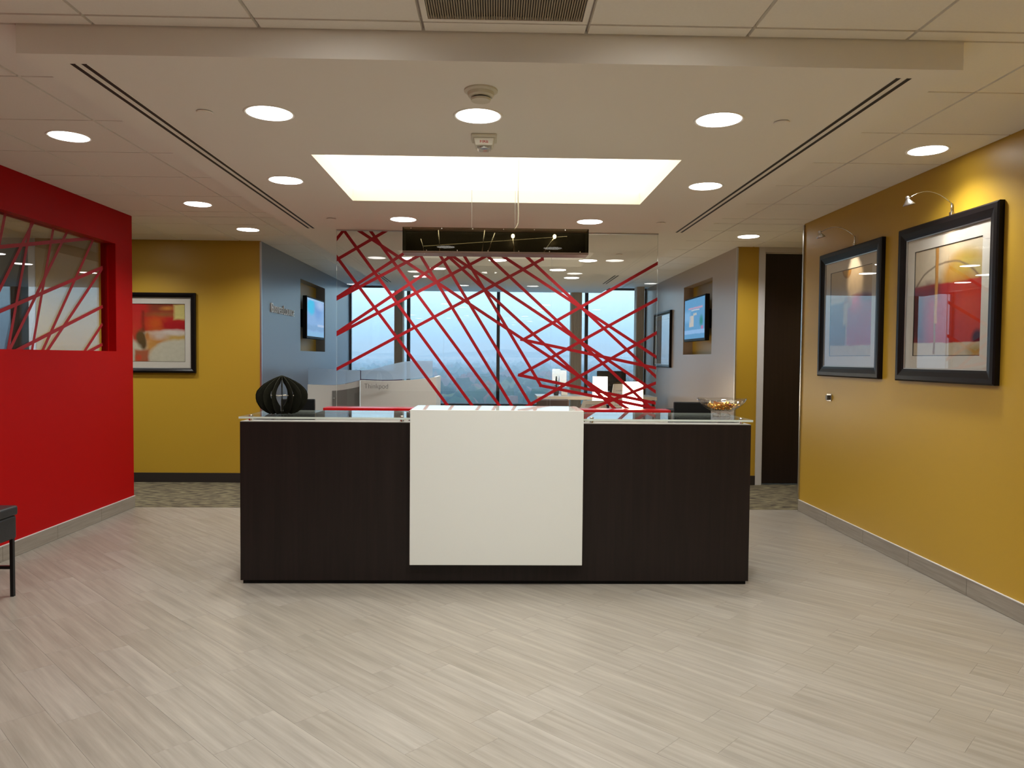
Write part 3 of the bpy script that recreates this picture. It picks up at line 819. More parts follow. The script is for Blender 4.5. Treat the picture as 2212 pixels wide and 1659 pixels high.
for x, y, t in ((-1.045, 3.48, 'in the lowered ceiling between smoke detector and the red wall side sprinkler'), (-.088, 3.47, 'between the smoke detector and the fire strobe'), (1.028, 3.47, 'in the lowered ceiling between smoke detector and the gold wall side sprinkler'),
        (-1.335, 4.785, 'between the glowing coffer and the slot diffuser near the red wall'), (1.338, 4.785, 'between the glowing coffer and the slot diffuser near the gold wall'),
        (-.752, 6.07, 'just before the glass screen, on its red wall half'), (.758, 6.068, 'just before the glass screen, on its gold wall half')): put_light(x, y, CL, D+t, GC)
for x, y, t in ((-2.40, 4.274, 'in the tiles beside the middle of the red wall'), (-2.41, 6.107, 'in the tiles beside the end of the red wall'), (-2.40, 7.296, 'in the corridor tiles before the lettered lounge corner'),
        (2.487, 4.288, 'in the tiles above the large red band abstract'), (2.487, 7.333, 'in the corridor tiles before the full height dark door')): put_light(x, y, CE, D+t, GC, k=1.2 if x > 0 else 1.0)
for x, y, t in ((-1.0, 8.43, 'in the first lounge row, on the lettered wall side'), (.018, 8.50, 'in the middle of the first lounge row'), (1.04, 8.45, 'in the first lounge row, on the framed print side'),
        (-.731, 9.36, 'in the second lounge row, on the lettered wall side'), (.775, 9.36, 'in the second lounge row, on the framed print side'),
        (-1.03, 10.28, 'in the lounge row near the windows, lettered wall side'), (1.04, 10.25, 'in the lounge row near the windows, framed print side')): put_light(x, y, CL, D+t, GC, k=.55)
for x, y in ((-.555, 2.44), (.625, 2.44)): put_light(x, y, CE, D+'in the tile row of the air grille', GC)
for x, y in ((-2.40, 2.44), (-2.40, .6), (2.487, 2.76), (2.487, 1.24), (-.555, .6), (.625, .6), (-.555, -1.3), (.625, -1.3)): put_light(x, y, CE, D+'in the tiles towards the lobby entrance', GC)
put_light(-3.69, 7.3, CE, D+'in the corridor tiles before the red and cream abstract', GC)
put_light(-5.7, 2.2, CE, D+'in the room behind the red wall', GC)
put_light(-5.02, 7.2, CE, D+'added out of view before the side room door to brighten the gold wall', GC, k=1.4)  # unseen lamp, added to brighten the gold wall behind the interior window
put_light(-4.62, 6.45, CE, D+'added out of view behind the red wall to brighten the gold wall', GC, k=1.4)  # second unseen lamp, added for the same wall
put_light(4.2, 7.333, CE, D+'far along the corridor past the dark door', GC)

# ------------------------------------------------------------------ ceiling fittings
def slot(x, y0, y1, label, w=.020, gap=.0215):
    root = thing('slot_diffuser', label, 'air vent', (x, (y0+y1)/2, CL-.001))
    for s in (-1, 1):
        c = x + s*gap
        obj('slot', box(c-w/2, c+w/2, y0, y1, CL-.0012, CL-.0002), slot_black, root)
        for e in (c-w/2-.002, c+w/2): obj('slot_edge', box(e, e+.002, y0, y1, CL-.0018, CL-.0002), cloud_m, root)
slot(-1.607, 2.93, 6.54, 'long double slot air diffuser in the lowered ceiling beside the red wall')
slot(1.596, 2.93, 6.52, 'long double slot air diffuser in the lowered ceiling beside the gold wall')
slot(-1.575, 9.90, 11.10, 'short double slot air diffuser in the lounge ceiling near the lettered wall')
slot(1.605, 9.90, 11.02, 'short double slot air diffuser in the lounge ceiling near the framed print')
gr = thing('air_grille', 'square perforated return air grille among the front ceiling tiles', 'air vent', (GX0+2.5*T, GY0-1.5*T, CE))
gx0, gx1, gy0, gy1 = GX0+2*T+.006, GX0+3*T-.006, GY0-2*T+.006, GY0-T-.006
bm = bmesh.new()
for a in ((gx0, gx1, gy0, gy0+.02), (gx0, gx1, gy1-.02, gy1), (gx0, gx0+.02, gy0+.02, gy1-.02), (gx1-.02, gx1, gy0+.02, gy1-.02)): bx(bm, a[0], a[1], a[2], a[3], CE-.002, CE+.013)
obj('grille_frame', bm, ceil_tile, gr)
bm = bmesh.new()
for i in range(64):
    a = gx0+.021+(gx1-gx0-.042)/64*i; bx(bm, a+.001, a+.0058, gy0+.02, gy1-.02, CE+.001, CE+.011)
o = obj('louvres', bm, pbr('grille_metal', (.34, .28, .19), .6), gr); o['kind'] = 'stuff'
obj('grille_back', box(gx0+.02, gx1-.02, gy0+.02, gy1-.02, CE+.0115, CE+.0135), slot_black, gr)
sd = thing('smoke_detector', 'round cream smoke detector on the lowered ceiling', 'smoke detector', (-.069, 3.14, CL))
bm = bmesh.new(); lathe(bm, [(0, 0), (.070, 0), (.070, -.006), (.060, -.012), (0, -.012)], 36, (-.069, 3.14, CL)); obj('base_plate', bm, white_plast, sd)
bm = bmesh.new(); lathe(bm, [(.056, -.012), (.054, -.024), (.047, -.030), (0, -.030)], 36, (-.069, 3.14, CL)); obj('housing', bm, white_plast, sd)
bm = bmesh.new(); lathe(bm, [(.034, -.0302), (.034, -.036), (0, -.036)], 24, (-.069, 3.14, CL)); obj('sensor_vents', bm, slot_black, sd)
bm = bmesh.new(); lathe(bm, [(.042, -.036), (.040, -.044), (0, -.046)], 36, (-.069, 3.14, CL)); obj('cap', bm, white_plast, sd)
al = thing('fire_strobe', 'white ceiling fire alarm strobe with red FIRE lettering', 'fire alarm', (-.065, 3.79, CL))
bm = bmesh.new(); bx(bm, -.128, -.002, 3.73, 3.855, CL-.016, CL-.0003); obj('back_plate', bevel(bm, .004), white_plast, al)
bm = bmesh.new(); fs = bx(bm, -.116, -.014, 3.742, 3.843, CL-.052, CL-.0165)
for v in bm.verts:
    if v.co.z < CL-.03: v.co.x = -.065+(v.co.x+.065)*.86; v.co.y = 3.79+(v.co.y-3.79)*.86
obj('housing', bevel(bm, .004), white_plast, al)
bm = bmesh.new(); bx(bm, -.102, -.028, 3.755, 3.825, CL-.070, CL-.0525)
for v in bm.verts:
    if v.co.z < CL-.065: v.co.x = -.065+(v.co.x+.065)*.8; v.co.y = 3.79+(v.co.y-3.79)*.8
obj('strobe_lens', bevel(bm, .006), crystal, al)
bm = bmesh.new(); lathe(bm, [(0, -.058), (.020, -.058), (.026, -.0530), (0, -.0530)], 20, (-.065, 3.79, CL)); obj('reflector', bm, chrome, al, smooth=True)
M = Matrix.Translation((-.065, 3.7425, CL-.043)) @ Matrix.Rotation(math.radians(79), 4, 'X')
text_mesh('lettering', 'FIRE', .024, .0006, alarm_red, M, al, align='CENTER')
for x, y, lab in ((-1.336, 3.47, 'slot diffuser near the red wall, lobby end'), (1.328, 3.485, 'slot diffuser near the gold wall, lobby end'), (-1.330, 6.07, 'glass screen on the red wall side'), (1.338, 6.066, 'glass screen on the gold wall side'), (1.30, 7.90, 'lounge downlights behind the glass screen')):
    bm = bmesh.new(); lathe(bm, [(0, 0), (.034, 0), (.036, .003), (.036, .005), (0, .005)], 28)
    for v in bm.verts: v.co.z -= .0075
    o = obj('sprinkler_cover', bm, cloud_m); o.location = (x, y, CL); tag(o, 'flat round sprinkler cover by the ' + lab, 'sprinkler', 'sprinkler covers')
    bm = bmesh.new(); lathe(bm, [(.027, -.0025), (.027, -.0005), (0, -.0005), (0, -.0025)], 20); obj('gap_ring', bm, slot_black, o, world=False)

# ------------------------------------------------------------------ framed pictures
def framed(name, label, wall, lo, hi, z0, z1, fw, mw, art, deep=.036, glass_m=None, silver=True):
    """wall: ('x', X, sign) or ('y', Y, sign): face position and the direction the picture faces; lo/hi along the wall"""
    ax, W0, sg = wall
    def P(h, d, z):      # h along the wall, d = distance out of the wall
        return (W0+sg*d, h, z) if ax == 'x' else (h, W0+sg*d, z)
    root = thing(name, label, 'picture', P((lo+hi)/2, 0, z0))
    # mitred frame from a moulding profile (inset from the outer edge, height off the wall)
    prof = [(0, 0.0006), (0, deep*.80), (.010, deep), (fw*.45, deep), (fw*.80, deep*.72), (fw, deep*.62), (fw, .0006)]
    bm = bmesh.new(); rings = []
    for t, d in prof:
        rings.append([bm.verts.new(P(*q)) for q in ((lo+t, d, z0+t), (hi-t, d, z0+t), (hi-t, d, z1-t), (lo+t, d, z1-t))])
    for i in range(len(rings)):
        A, B = rings[i], rings[(i+1) % len(rings)]
        for k in range(4): bm.faces.new((A[k], A[(k+1) % 4], B[(k+1) % 4], B[k]))
    obj('frame', bm, frame_dark, root)
    def slab(nm, i, d0, d1, mt, j=0.):
        a = P(lo+i, d0, z0+i); b = P(hi-i, d1, z1-i)
        return obj(nm, box(min(a[0], b[0]), max(a[0], b[0]), min(a[1], b[1]), max(a[1], b[1]), a[2], b[2]), mt, root)
    def ringslab(nm, i0, i1, d0, d1, mt):
        bm = bmesh.new(); R = []
        for t, d in ((i0, d0), (i0, d1), (i1, d1-.0015), (i1, d0)):
            R.append([bm.verts.new(P(*q)) for q in ((lo+t, d, z0+t), (hi-t, d, z0+t), (hi-t, d, z1-t), (lo+t, d, z1-t))])
        for i in range(4):
            A, B = R[i], R[(i+1) % 4]
            for k in range(4): bm.faces.new((A[k], A[(k+1) % 4], B[(k+1) % 4], B[k]))
        return obj(nm, bm, mt, root)
    if silver: ringslab('fillet', fw+.0003, fw+.007, .0006, deep*.55, bevel_silver)
    ringslab('mat_board', fw+.0075, fw+mw, .004, .010, mat_board)
    ringslab('inner_fillet', fw+mw+.0003, fw+mw+.004, .004, .0075, frame_dark)
    slab('artwork', fw+mw-.003, .0008, .0035, art)
    slab('picture_glass', fw+.0075, .0135, .0155, glass_m or art_glass)
    return root
cream = (.60, .50, .34)
art_big = painting('abstract_red_band', ('y', True), (.62, .52, .36), [
    ('rect', .10, .33, .60, 1.1, .3, (.66, .56, .42)),
    ('ell', .75, .66, .32, .24, .10, (.52, .27, .045)),
    ('ell', .78, .80, .16, .10, .12, (.50, .36, .06)),
    ('ell', .93, .72, .10, .09, .08, (.50, .40, .16)),
    ('ring', .50, .50, .52, .34, .015, (.16, .10, .055), .008),
    ('rect', -.1, 1.1, .12, .655, .02, (.40, .010, .014)),
    ('rect', -.1, .20, .10, .62, .18, (.09, .012, .018)),
    ('rect', .22, .40, .53, .66, .10, (.16, .012, .014)),
    ('ell', .80, .38, .22, .22, .30, (.62, .060, .012)),
    ('ell', .60, .26, .22, .12, .25, (.50, .030, .012)),
    ('ell', .95, .16, .07, .07, .05, (.05, .008, .02)),
    ('rect', -.1, 1.1, -.1, .125, .012, (.60, .50, .35)),
    ('ell', .93, .05, .09, .05, .06, (.40, .28, .07)),
    ('rect', .325, .355, .02, 1.1, .010, (.30, .14, .03)),
    ('rect', .335, .375, .30, 1.1, .012, (.58, .26, .04)),
], .018, 4)
art_small = painting('abstract_red_arch', ('y', True), (.60, .48, .32), [
    ('ell', .40, 1.0, .11, .10, .02, (.30, .13, .03)), ('ell', .40, 1.0, .085, .075, .05, (.62, .33, .06)),
    ('rect', .0, .40, .12, .62, .03, (.13, .06, .05)),
    ('ell', .78, .60, .30, .10, .06, (.20, .012, .016)),
    ('rect', .42, 1.1, .12, .60, .05, (.42, .010, .020)),
    ('ell', .62, .58, .14, .09, .08, (.50, .015, .025)),
    ('ell', .44, .62, .10, .07, .02, (.36, .15, .04)), ('rect', .34, .44, .36, .60, .05, (.55, .36, .16)),
    ('rect', .38, .42, -.02, .20, .01, (.35, .20, .22)),
    ('rect', -.1, 1.1, -.1, .125, .012, (.58, .50, .38)),
], .02, 4)
art_left = painting('abstract_red_cream', ('x', False), (.60, .56, .43), [
    ('rect', -.1, 1.1, .52, 1.1, .04, (.50, .022, .016)),
    ('rect', .38, .80, .83, 1.1, .14, (.24, .045, .02)),
    ('ell', .62, .81, .26, .035, .06, (.30, .11, .03)),
    ('ell', .69, .915, .09, .03, .05, (.60, .24, .04)),
    ('ell', .50, .66, .13, .10, .14, (.60, .10, .015)),
    ('rect', .62, 1.1, .53, .70, .08, (.42, .010, .014)),
    ('rect', -.1, .26, .35, 1.1, .08, (.56, .020, .022)),
    ('rect', .265, .305, .52, .88, .04, (.24, .018, .012)),
    ('rect', .81, 1.1, .735, .985, .05, (.66, .57, .20)),
    ('ell', .55, .40, .22, .14, .14, (.56, .20, .035)),
    ('ell', .86, .42, .24, .07, .08, (.56, .36, .10)),
    ('ell', .44, .27, .12, .14, .12, (.58, .28, .07)),
    ('ell', .86, .10, .46, .285, .05, (.60, .57, .44)),
    ('ell', .78, .505, .30, .045, .05, (.68, .60, .52)),
    ('ell', .57, .45, .12, .055, .08, (.62, .50, .42)),
    ('ell', .25, .41, .085, .14, .05, (.10, .055, .022)),
    ('ell', .29, .30, .045, .09, .04, (.07, .04, .02)),
    ('ell', .36, .44, .035, .07, .03, (.50, .20, .06)),
    ('rect', .14, .38, -.1, .21, .05, (.40, .10, .05)),
    ('ell', .21, .07, .05, .05, .05, (.60, .05, .03)),
    ('ell', -.02, .25, .15, .34, .05, (.58, .54, .44)),
], .030, 5.5)
framed('framed_picture', 'large framed abstract with a broad red band and ochre post', ('x', XR, -1), 4.00, 5.01, 1.227, 2.237, .080, .085, art_big)
framed('framed_picture', 'framed abstract with a red arched shape, beside the wall switch', ('x', XR, -1), 5.23, 6.235, 1.229, 2.237, .080, .085, art_small)
framed('framed_picture', 'framed red and cream abstract on the gold corridor wall', ('y', YB, -1), -4.03, -3.18, 1.169, 2.016, .048, .068, art_left)
art_print = painting('pale_print', ('y', True), (.55, .60, .66), [('ell', .5, .5, .2, .25, .2, (.42, .50, .60)), ('rect', .3, .7, .1, .3, .1, (.50, .45, .40))], .03, 4)
framed('framed_picture', 'dark framed pale print on the lounge wall next to the windows', ('x', XRR, -1), 10.93, 12.05, 1.236, 2.09, .045, .07, art_print)
def picture_lamp(y, label, watts):
    root = thing('picture_lamp', label, 'picture light', (XR, y, 2.237))
    bm = bmesh.new(); bx(bm, XR-.022, XR-.004, y-.012, y+.012, 2.2375, 2.258); obj('clip', bevel(bm, .002), chrome, root)
    bm = bmesh.new(); lathe(bm, [(0, 0), (.006, 0), (.006, .05), (0, .05)], 12, (XR-.013, y, 2.2585)); obj('socket_tube', bm, chrome, root, smooth=True)
    pts = [(XR-.013-.262*t, y, 2.3085 + .165*t - .135*t*t*1.0 + .02*math.sin(PI*t)) for t in [i/12 for i in range(13)]]
    bm = bmesh.new(); tube(bm, pts, .0028, 8); obj('arm', bm, chrome, root, smooth=True)
    hx, hz = pts[-1][0], pts[-1][2]
    bm = bmesh.new(); lathe(bm, [(0, .024), (.009, .022), (.011, .012), (.008, .006), (.012, 0), (.034, -.030), (.033, -.031), (.010, -.003), (0, -.003)], 24)
    R = Matrix.Rotation(math.radians(-14), 3, 'Y')
    for v in bm.verts: v.co = R @ v.co + Vector((hx-.006, y, hz-.012))
    sh = obj('shade', bm, steel, root, smooth=True)
    bm = bmesh.new(); ball(bm, R @ Vector((0, 0, -.016)) + Vector((hx-.006, y, hz-.012)), .008, 2); obj('bulb', bm, mini_bulb, sh, smooth=True)
    ld = bpy.data.lights.new('picture_beam', 'SPOT'); ld.energy = watts; ld.color = (1, .80, .55); ld.spot_size = math.radians(42); ld.spot_blend = .7; ld.shadow_soft_size = .012
    s = bpy.data.objects.new('picture_beam', ld); COL.objects.link(s); s.parent = root
    p = R @ Vector((0, 0, -.036)) + Vector((hx-.006, y, hz-.012)); s.location = p - Vector(root.location)
    d = Vector((XR, y, 2.02)) - p; s.rotation_euler = d.to_track_quat('-Z', 'Y').to_euler()
picture_lamp(4.455, 'slim chrome picture lamp arching over the large red band abstract', 8.0)
picture_lamp(5.665, 'slim chrome picture lamp arching over the abstract near the wall switch', 15.0)
sw = thing('wall_switch', 'small square wall switch below the framed abstracts on the gold wall', 'switch', (XR, 6.06, 1.03))
obj('plate', bevel(box(XR-.006, XR-.0003, 6.02, 6.10, 1.025, 1.085), .002), steel, sw)
obj('knob', bevel(box(XR-.030, XR-.0065, 6.035, 6.072, 1.034, 1.074), .004), pbr('knob_dark', (.05, .04, .03), .4), sw)

# ------------------------------------------------------------------ lounge: screens and lettering
scr1 = painting('screen_blue_sky', ('y', False), (.30, .52, .86), [
    ('ell', .22, .78, .22, .22, .10, (.10, .62, .95)), ('ell', .62, .72, .22, .22, .25, (.22, .42, .80)), ('ell', .75, .88, .20, .12, .15, (.45, .62, .92)),
    ('rect', -.1, 1.1, .16, .30, .06, (.26, .46, .74)), ('rect', .6, 1.0, .28, .34, .03, (.50, .66, .92)), ('rect', -.1, 1.1, -.1, .13, .03, (.30, .56, .84)), ('rect', -.1, 1.1, .95, 1.1, .02, (.40, .62, .90)),
], .05, 4, emission=.85, grain=.03)
scr2 = painting('screen_blue_page', ('y', True), (.16, .40, .68), [
    ('rect', .2, .9, .74, .78, .03, (.60, .40, .55)), ('rect', .35, .75, .70, .72, .02, (.75, .80, .85)), ('rect', .25, .48, .30, .58, .02, (.62, .60, .56)), ('rect', .46, .62, .58, .63, .03, (.60, .62, .58)), ('rect', -.1, .3, .44, .70, .12, (.26, .52, .82)),
    ('ell', .85, .42, .08, .12, .08, (.06, .30, .30)), ('rect', -.1, 1.1, .12, .22, .02, (.32, .56, .90)), ('rect', .84, .94, .22, .30, .02, (.5, .25, .45)),
], .015, 8, emission=.8, grain=.03)
def tv(wall_x, sg, y0, y1, z0, z1, scr, label, out=.035):
    root = thing('wall_screen', label, 'screen', (wall_x, (y0+y1)/2, z0))
    f = wall_x+sg*out; k = .055
    obj('housing', bevel(box(min(f, f-sg*k), max(f, f-sg*k), y0, y1, z0, z1), .006), black_plast, root)
    m_ = f+sg*.0004; q = .022
    obj('display', box(min(m_, m_+sg*.002), max(m_, m_+sg*.002), y0+q, y1-q, z0+q+.012, z1-q), scr, root)
    b_ = f-sg*(k+.0005); e_ = wall_x-sg*.131
    ym_ = (y0+y1)/2; obj('wall_bracket', box(min(b_, e_), max(b_, e_), ym_-.2, ym_+.2, (z0+z1)/2-.12, (z0+z1)/2+.12), black_metal, root)
tv(XLL, 1, 9.80, 10.78, 1.592, 2.152, scr1, 'flat blue screen in the niche of the lettered lounge wall')
tv(XRR, -1, 9.08, 10.08, 1.596, 2.168, scr2, 'flat blue screen in the niche of the lounge wall with the print')
sg_ = thing('wall_lettering', 'small raised silver letters reading Business Lounge', 'sign', (XLL, 8.82, 1.845))
M = Matrix(((0, 0, 1, XLL+.007), (1, 0, 0, 8.357), (0, 1, 0, 1.846), (0, 0, 0, 1)))
for word, ya, yb_ in (('Business', 8.357, 8.792), ('Lounge', 8.825, 9.290)):
    lt = text_mesh('word', word, .150, .006, silver_text, M, sg_, small_caps=.72, spacing=.98)
    _b = [v.co.y for v in lt.data.vertices]; _m = min(_b); _k = (yb_-ya)/(max(_b)-_m)
    for v in lt.data.vertices: v.co.y = (v.co.y-_m)*_k + (ya-8.82)

# ------------------------------------------------------------------ lounge: work pods
def curve_wall(bm, pts, zb, zt, th):
    """pts: list of (x, y) along the plan; zb, zt: functions of t"""
    n_ = len(pts); F = []
    for i, (x, y) in enumerate(pts):
        t = i/(n_-1); a = zb(t); b = zt(t)
        F.append([bm.verts.new((x, y, a)), bm.verts.new((x, y, b)), bm.verts.new((x, y+th, b)), bm.verts.new((x, y+th, a))])
    for i in range(n_-1):
        for k in range(4): bm.faces.new((F[i][k], F[i][(k+1) % 4], F[i+1][(k+1) % 4], F[i+1][k]))
    bm.faces.new(F[0][::-1]); bm.faces.new(F[-1])
YP = 9.10
pod = thing('work_pod', 'white curved work pod with dark lettering and a frosted screen', 'work pod', (-1.2, YP, 0))
xs_ = [on_y(779, 850, YP).x + (on_y(942, 850, YP).x-on_y(779, 850, YP).x)*i/20 for i in range(21)]
pl = [(x, YP - .05*math.sin(PI*i/20)) for i, x in enumerate(xs_)]
bm = bmesh.new(); curve_wall(bm, pl, lambda t: 0, lambda t: 1.073 + .045*t**2 - .012*math.sin(PI*t), .06); obj('body_panel', bm, white_paint, pod)
pl2 = [(x, y+.024) for x, y in pl[:-1]]
bm = bmesh.new(); curve_wall(bm, pl2, lambda t: 1.085 + .040*t**2 - .012*math.sin(PI*t), lambda t: 1.190 + .125*math.sin(min(1, t*1.25)*PI/2)**1.6, .010); obj('frosted_screen', bm, frosted, pod)
obj('worktop', box(xs_[0]+.03, xs_[-1]-.03, YP+.08, YP+.75, .72, .745), white_paint, pod)
obj('side_panel', box(xs_[-1]-.03, xs_[-1], YP+.0605, YP+.75, 0, 1.118), white_paint, pod)
M = Matrix(((1, 0, 0, on_y(787, 840, YP-.05).x), (0, 0, -1, YP-.048), (0, 1, 0, on_y(787, 839, YP-.05).z), (0, 0, 0, 1)))
lt = text_mesh('lettering', 'Thinkpod', .088, .002, text_grey, M, pod, offset=-.0018)
_b = [v.co.x for v in lt.data.vertices]; _w = on_y(838, 840, YP-.05).x-on_y(787, 840, YP-.05).x; _k = _w/(max(_b)-min(_b)); _m = min(_b)
for v in lt.data.vertices: v.co.x = (v.co.x-_m)*_k + _m; v.co.y -= .022
pod2 = thing('work_pod', 'white work pod with a grey inset panel beside the lettered pod', 'work pod', (-2.0, YP+.1, 0))
YQ = YP+.08
xa, xb = -2.30, on_y(777, 850, YQ).x
xs_ = [xa+(xb-xa)*i/20 for i in range(21)]; pl = [(x, YQ + .05*math.sin(PI*i/20)) for i, x in enumerate(xs_)]
zt = lambda t: 1.012 + (.055*max(0, (t-.45)/.55)**1.5) - .01*math.sin(PI*t)
bm = bmesh.new(); curve_wall(bm, pl, lambda t: 0, zt, .06); obj('body_panel', bm, white_paint, pod2)
bm = bmesh.new(); curve_wall(bm, [(x, y+.024) for x, y in pl], lambda t: zt(t)+.004, lambda t: 1.215-.03*t, .010); obj('frosted_screen', bm, frosted, pod2)
ga, gb = on_y(717, 860, YQ+.02).x, xb-.004
bm = bmesh.new(); pg = [(ga+(gb-ga)*i/10, YQ+.05*math.sin(PI*((ga+(gb-ga)*i/10)-xa)/(xb-xa))-.008) for i in range(11)]
curve_wall(bm, pg, lambda t: .30, lambda t: .935 + .055*t**1.6, .006); obj('inset_panel', bm, grey_panel, pod2)
bm = bmesh.new()
for xx in (ga+.025, gb-.02): lathe(bm, [(0, 0), (.012, 0), (.012, .012), (0, .012)], 12, (xx, YQ-.01+.03, .84))
obj('panel_studs', bm, chrome, pod2)
obj('worktop', box(xa+.03, xb-.03, YQ+.13, YQ+.75, .72, .745), white_paint, pod2)
sofa = thing('booth_seat', 'purple high backed booth seat under the window behind the pods', 'sofa', (-1.95, 11.8, 0))
obj('back', bevel(box(-2.40, -1.50, 11.95, 12.10, .30, 1.14), .02), purple, sofa)
obj('seat', bevel(box(-2.40, -1.50, 11.35, 11.948, .12, .45), .03), purple, sofa)
obj('base', box(-2.36, -1.54, 11.40, 12.05, 0, .1195), black_plast, sofa)

# ------------------------------------------------------------------ lounge: tables, lamps, chairs
def side_table(name, x0, x1, y0, y1, h, label, top=table_wood, th=.03):
    root = thing(name, label, 'table', ((x0+x1)/2, (y0+y1)/2, 0))
    obj('table_top', bevel(box(x0, x1, y0, y1, h-th, h), .003), top, root)
    for a in (x0+.03, x1-.07):
        for b in (y0+.03, y1-.07): obj('leg', box(a, a+.04, b, b+.04, 0, h-th-.0005), black_metal, root)
    return root
def table_lamp(c, zt, h, wd, label):
    """drum-square lit shade on a slim stem"""
    x, y, z0 = c
    root = thing('table_lamp', label, 'lamp', (x, y, z0))
    zb = zt-h
    bm = bmesh.new(); lathe(bm, [(0, 0), (.065, 0), (.065, .012), (.012, .02), (0, .02)], 24, (x, y, z0)); obj('lamp_base', bm, rod_m, root)
    bm = bmesh.new(); tube(bm, [(x, y, z0+.018), (x, y, zb+.12)], .009); obj('stem', bm, rod_m, root)
    bm = bmesh.new(); a = wd/2
    ring = [(a*s*math.cos(t), a*s*math.sin(t)) for t, s in [(k*PI/8, 1/max(abs(math.cos(k*PI/8)), abs(math.sin(k*PI/8)))**.75) for k in range(16)]]
    A = [bm.verts.new((x+p[0]*1.0, y+p[1]*1.0, zb)) for p in ring]; B = [bm.verts.new((x+p[0]*.97, y+p[1]*.97, zt)) for p in ring]
    for k in range(16): bm.faces.new((A[k], A[(k+1) % 16], B[(k+1) % 16], B[k]))
    obj('lamp_shade', bm, lamp_shade, root, smooth=True)
    bm = bmesh.new(); lathe(bm, [(0, 0), (.008, 0), (.008, .012), (0, .014)], 10, (x, y, zt-.012)); tube(bm, [(x-a*.9, y, zt-.006), (x+a*.9, y, zt-.006)], .002, 6); obj('finial', bm, steel, root)
side_table('side_table', 1.05, 1.85, 9.95, 10.55, .62, 'pale table under the lit lamp nearer the lounge windows')
table_lamp((1.443, 10.2, .6205), 1.112, .365, .200, 'lit square shaded table lamp nearer the lounge windows')
side_table('side_table', 1.12, 1.85, 7.62, 8.22, .55, 'pale low table close behind the glass screen under a lit lamp')
table_lamp((1.468, 7.9, .5505), 1.112, .365, .204, 'lit square shaded table lamp close behind the glass screen')
# long desk by the window with monitor, plant and box
dk = side_table('window_table', .62, 2.40, 10.95, 11.65, .80, 'long pale table in front of the lounge windows', th=.05)
monitor(1.53, 1.965, 11.15, 1.178, 'black computer monitor on the table by the lounge windows', stand_z=.80, h=.30)
pt = thing('potted_plant', 'small dark potted conifer on the table by the windows', 'plant', (.93, 11.3, .8005))
bm = bmesh.new(); lathe(bm, [(0, 0), (.035, 0), (.045, .07), (.040, .07), (.036, .06), (0, .06)], 16); obj('pot', bm, pot_m, pt, world=False)
bm = bmesh.new()
for i in range(46):
    t = i/46; az = i*2.4; r = .042*(1-t)**.7+.004; z = .07+.20*t
    a = Vector((0, 0, z)); b = Vector((r*math.cos(az), r*math.sin(az), z+.03)); s = Vector((-math.sin(az), math.cos(az), 0))*.010
    v = [bm.verts.new(a), bm.verts.new((a+b)/2+s), bm.verts.new(b), bm.verts.new((a+b)/2-s)]; bm.faces.new(v)
tube(bm, [(0, 0, .06), (0, 0, .28)], .004, 6)
obj('foliage', bm, plant_m, pt, world=False)
o = obj('paper_box', bevel(box(1.005, 1.10, 11.25, 11.36, .8005, .86), .002), white_paint); tag(o, 'small white paper box on the table beside the potted conifer', 'box')
def lounge_chair(x, y, rz, label, zt=1.04):
    root = thing('shell_chair', label, 'chair', (x, y, 0)); root.rotation_euler = (0, 0, rz)
    # perforated moulded back: grid of slats built as an open lattice
    bm = bmesh.new(); nw, nh = 21, 18
    def S(i, j):
        u = -1+2*i/(nw-1); t = j/(nh-1); wdt = .25-.11*t
        return Vector((u*wdt, -.20-.10*t+.05*(u*u), .46+(zt-.46)*t))
    for i in range(nw-1):
        for j in range(nh-1):
            if 3 <= i <= 16 and 3 <= j <= 14:      # holes: keep a rim of each cell
                P = [S(i, j), S(i+1, j), S(i+1, j+1), S(i, j+1)]; c = sum(P, Vector())/4
                O = [bm.verts.new(p) for p in P]; I = [bm.verts.new(c+(p-c)*.58) for p in P]
                for k in range(4): bm.faces.new((O[k], O[(k+1) % 4], I[(k+1) % 4], I[k]))
            else: bm.faces.new([bm.verts.new(p) for p in (S(i, j), S(i+1, j), S(i+1, j+1), S(i, j+1))])
    bmesh.ops.remove_doubles(bm, verts=bm.verts, dist=1e-5)
    me = obj('backrest', bm, cream_shell, root, world=False)
    md = me.modifiers.new('thick', 'SOLIDIFY'); md.thickness = .012
    obj('seat', bevel(box(-.25, .25, -.21, .27, .42, .455), .012), cream_shell, root, world=False)
    for a in (-.2, .2):
        for b in (-.17, .22):
            bm = bmesh.new(); tube(bm, [(a, b, .4195), (a*1.12, b*1.15, 0)], .011); obj('leg', bm, chrome, root, world=False)
lounge_chair(1.215, 9.45, PI*.02, 'cream perforated shell chair at the lamp table by the screen', .84)
lounge_chair(1.59, 8.85, PI, 'cream shell chair between the two lit lamps', 1.05)
am = thing('lounge_armchair', 'dark brown low back armchair behind the glass screen', 'armchair', (.88, 10.45, 0))
obj('seat', bevel(box(.60, 1.02, 10.40, 10.92, .16, .44), .02), brown_leather, am)
obj('backrest', bevel(box(.58, 1.03, 10.30, 10.3995, .16, .79), .015), brown_leather, am)
for a in (.60, .97):
    for b in (10.42, 10.86): obj('leg', box(a, a+.04, b, b+.04, 0, .1595), black_metal, am)
am = thing('lounge_armchair', 'black low back armchair near the lounge wall with the print', 'armchair', (2.2, 10.6, 0))
obj('seat', bevel(box(1.93, 2.45, 10.75, 11.2, .16, .44) if 0 else box(1.95, 2.42, 8.60, 9.08, .16, .44), .02), black_leather, am)
obj('backrest', bevel(box(1.93, 2.44, 8.50, 8.5995, .16, .79), .02), black_leather, am)
am.location = (2.18, 8.8, 0)
for ch in am.children: ch.location = Vector((2.2, 10.6, 0)) - Vector((2.18, 8.8, 0))
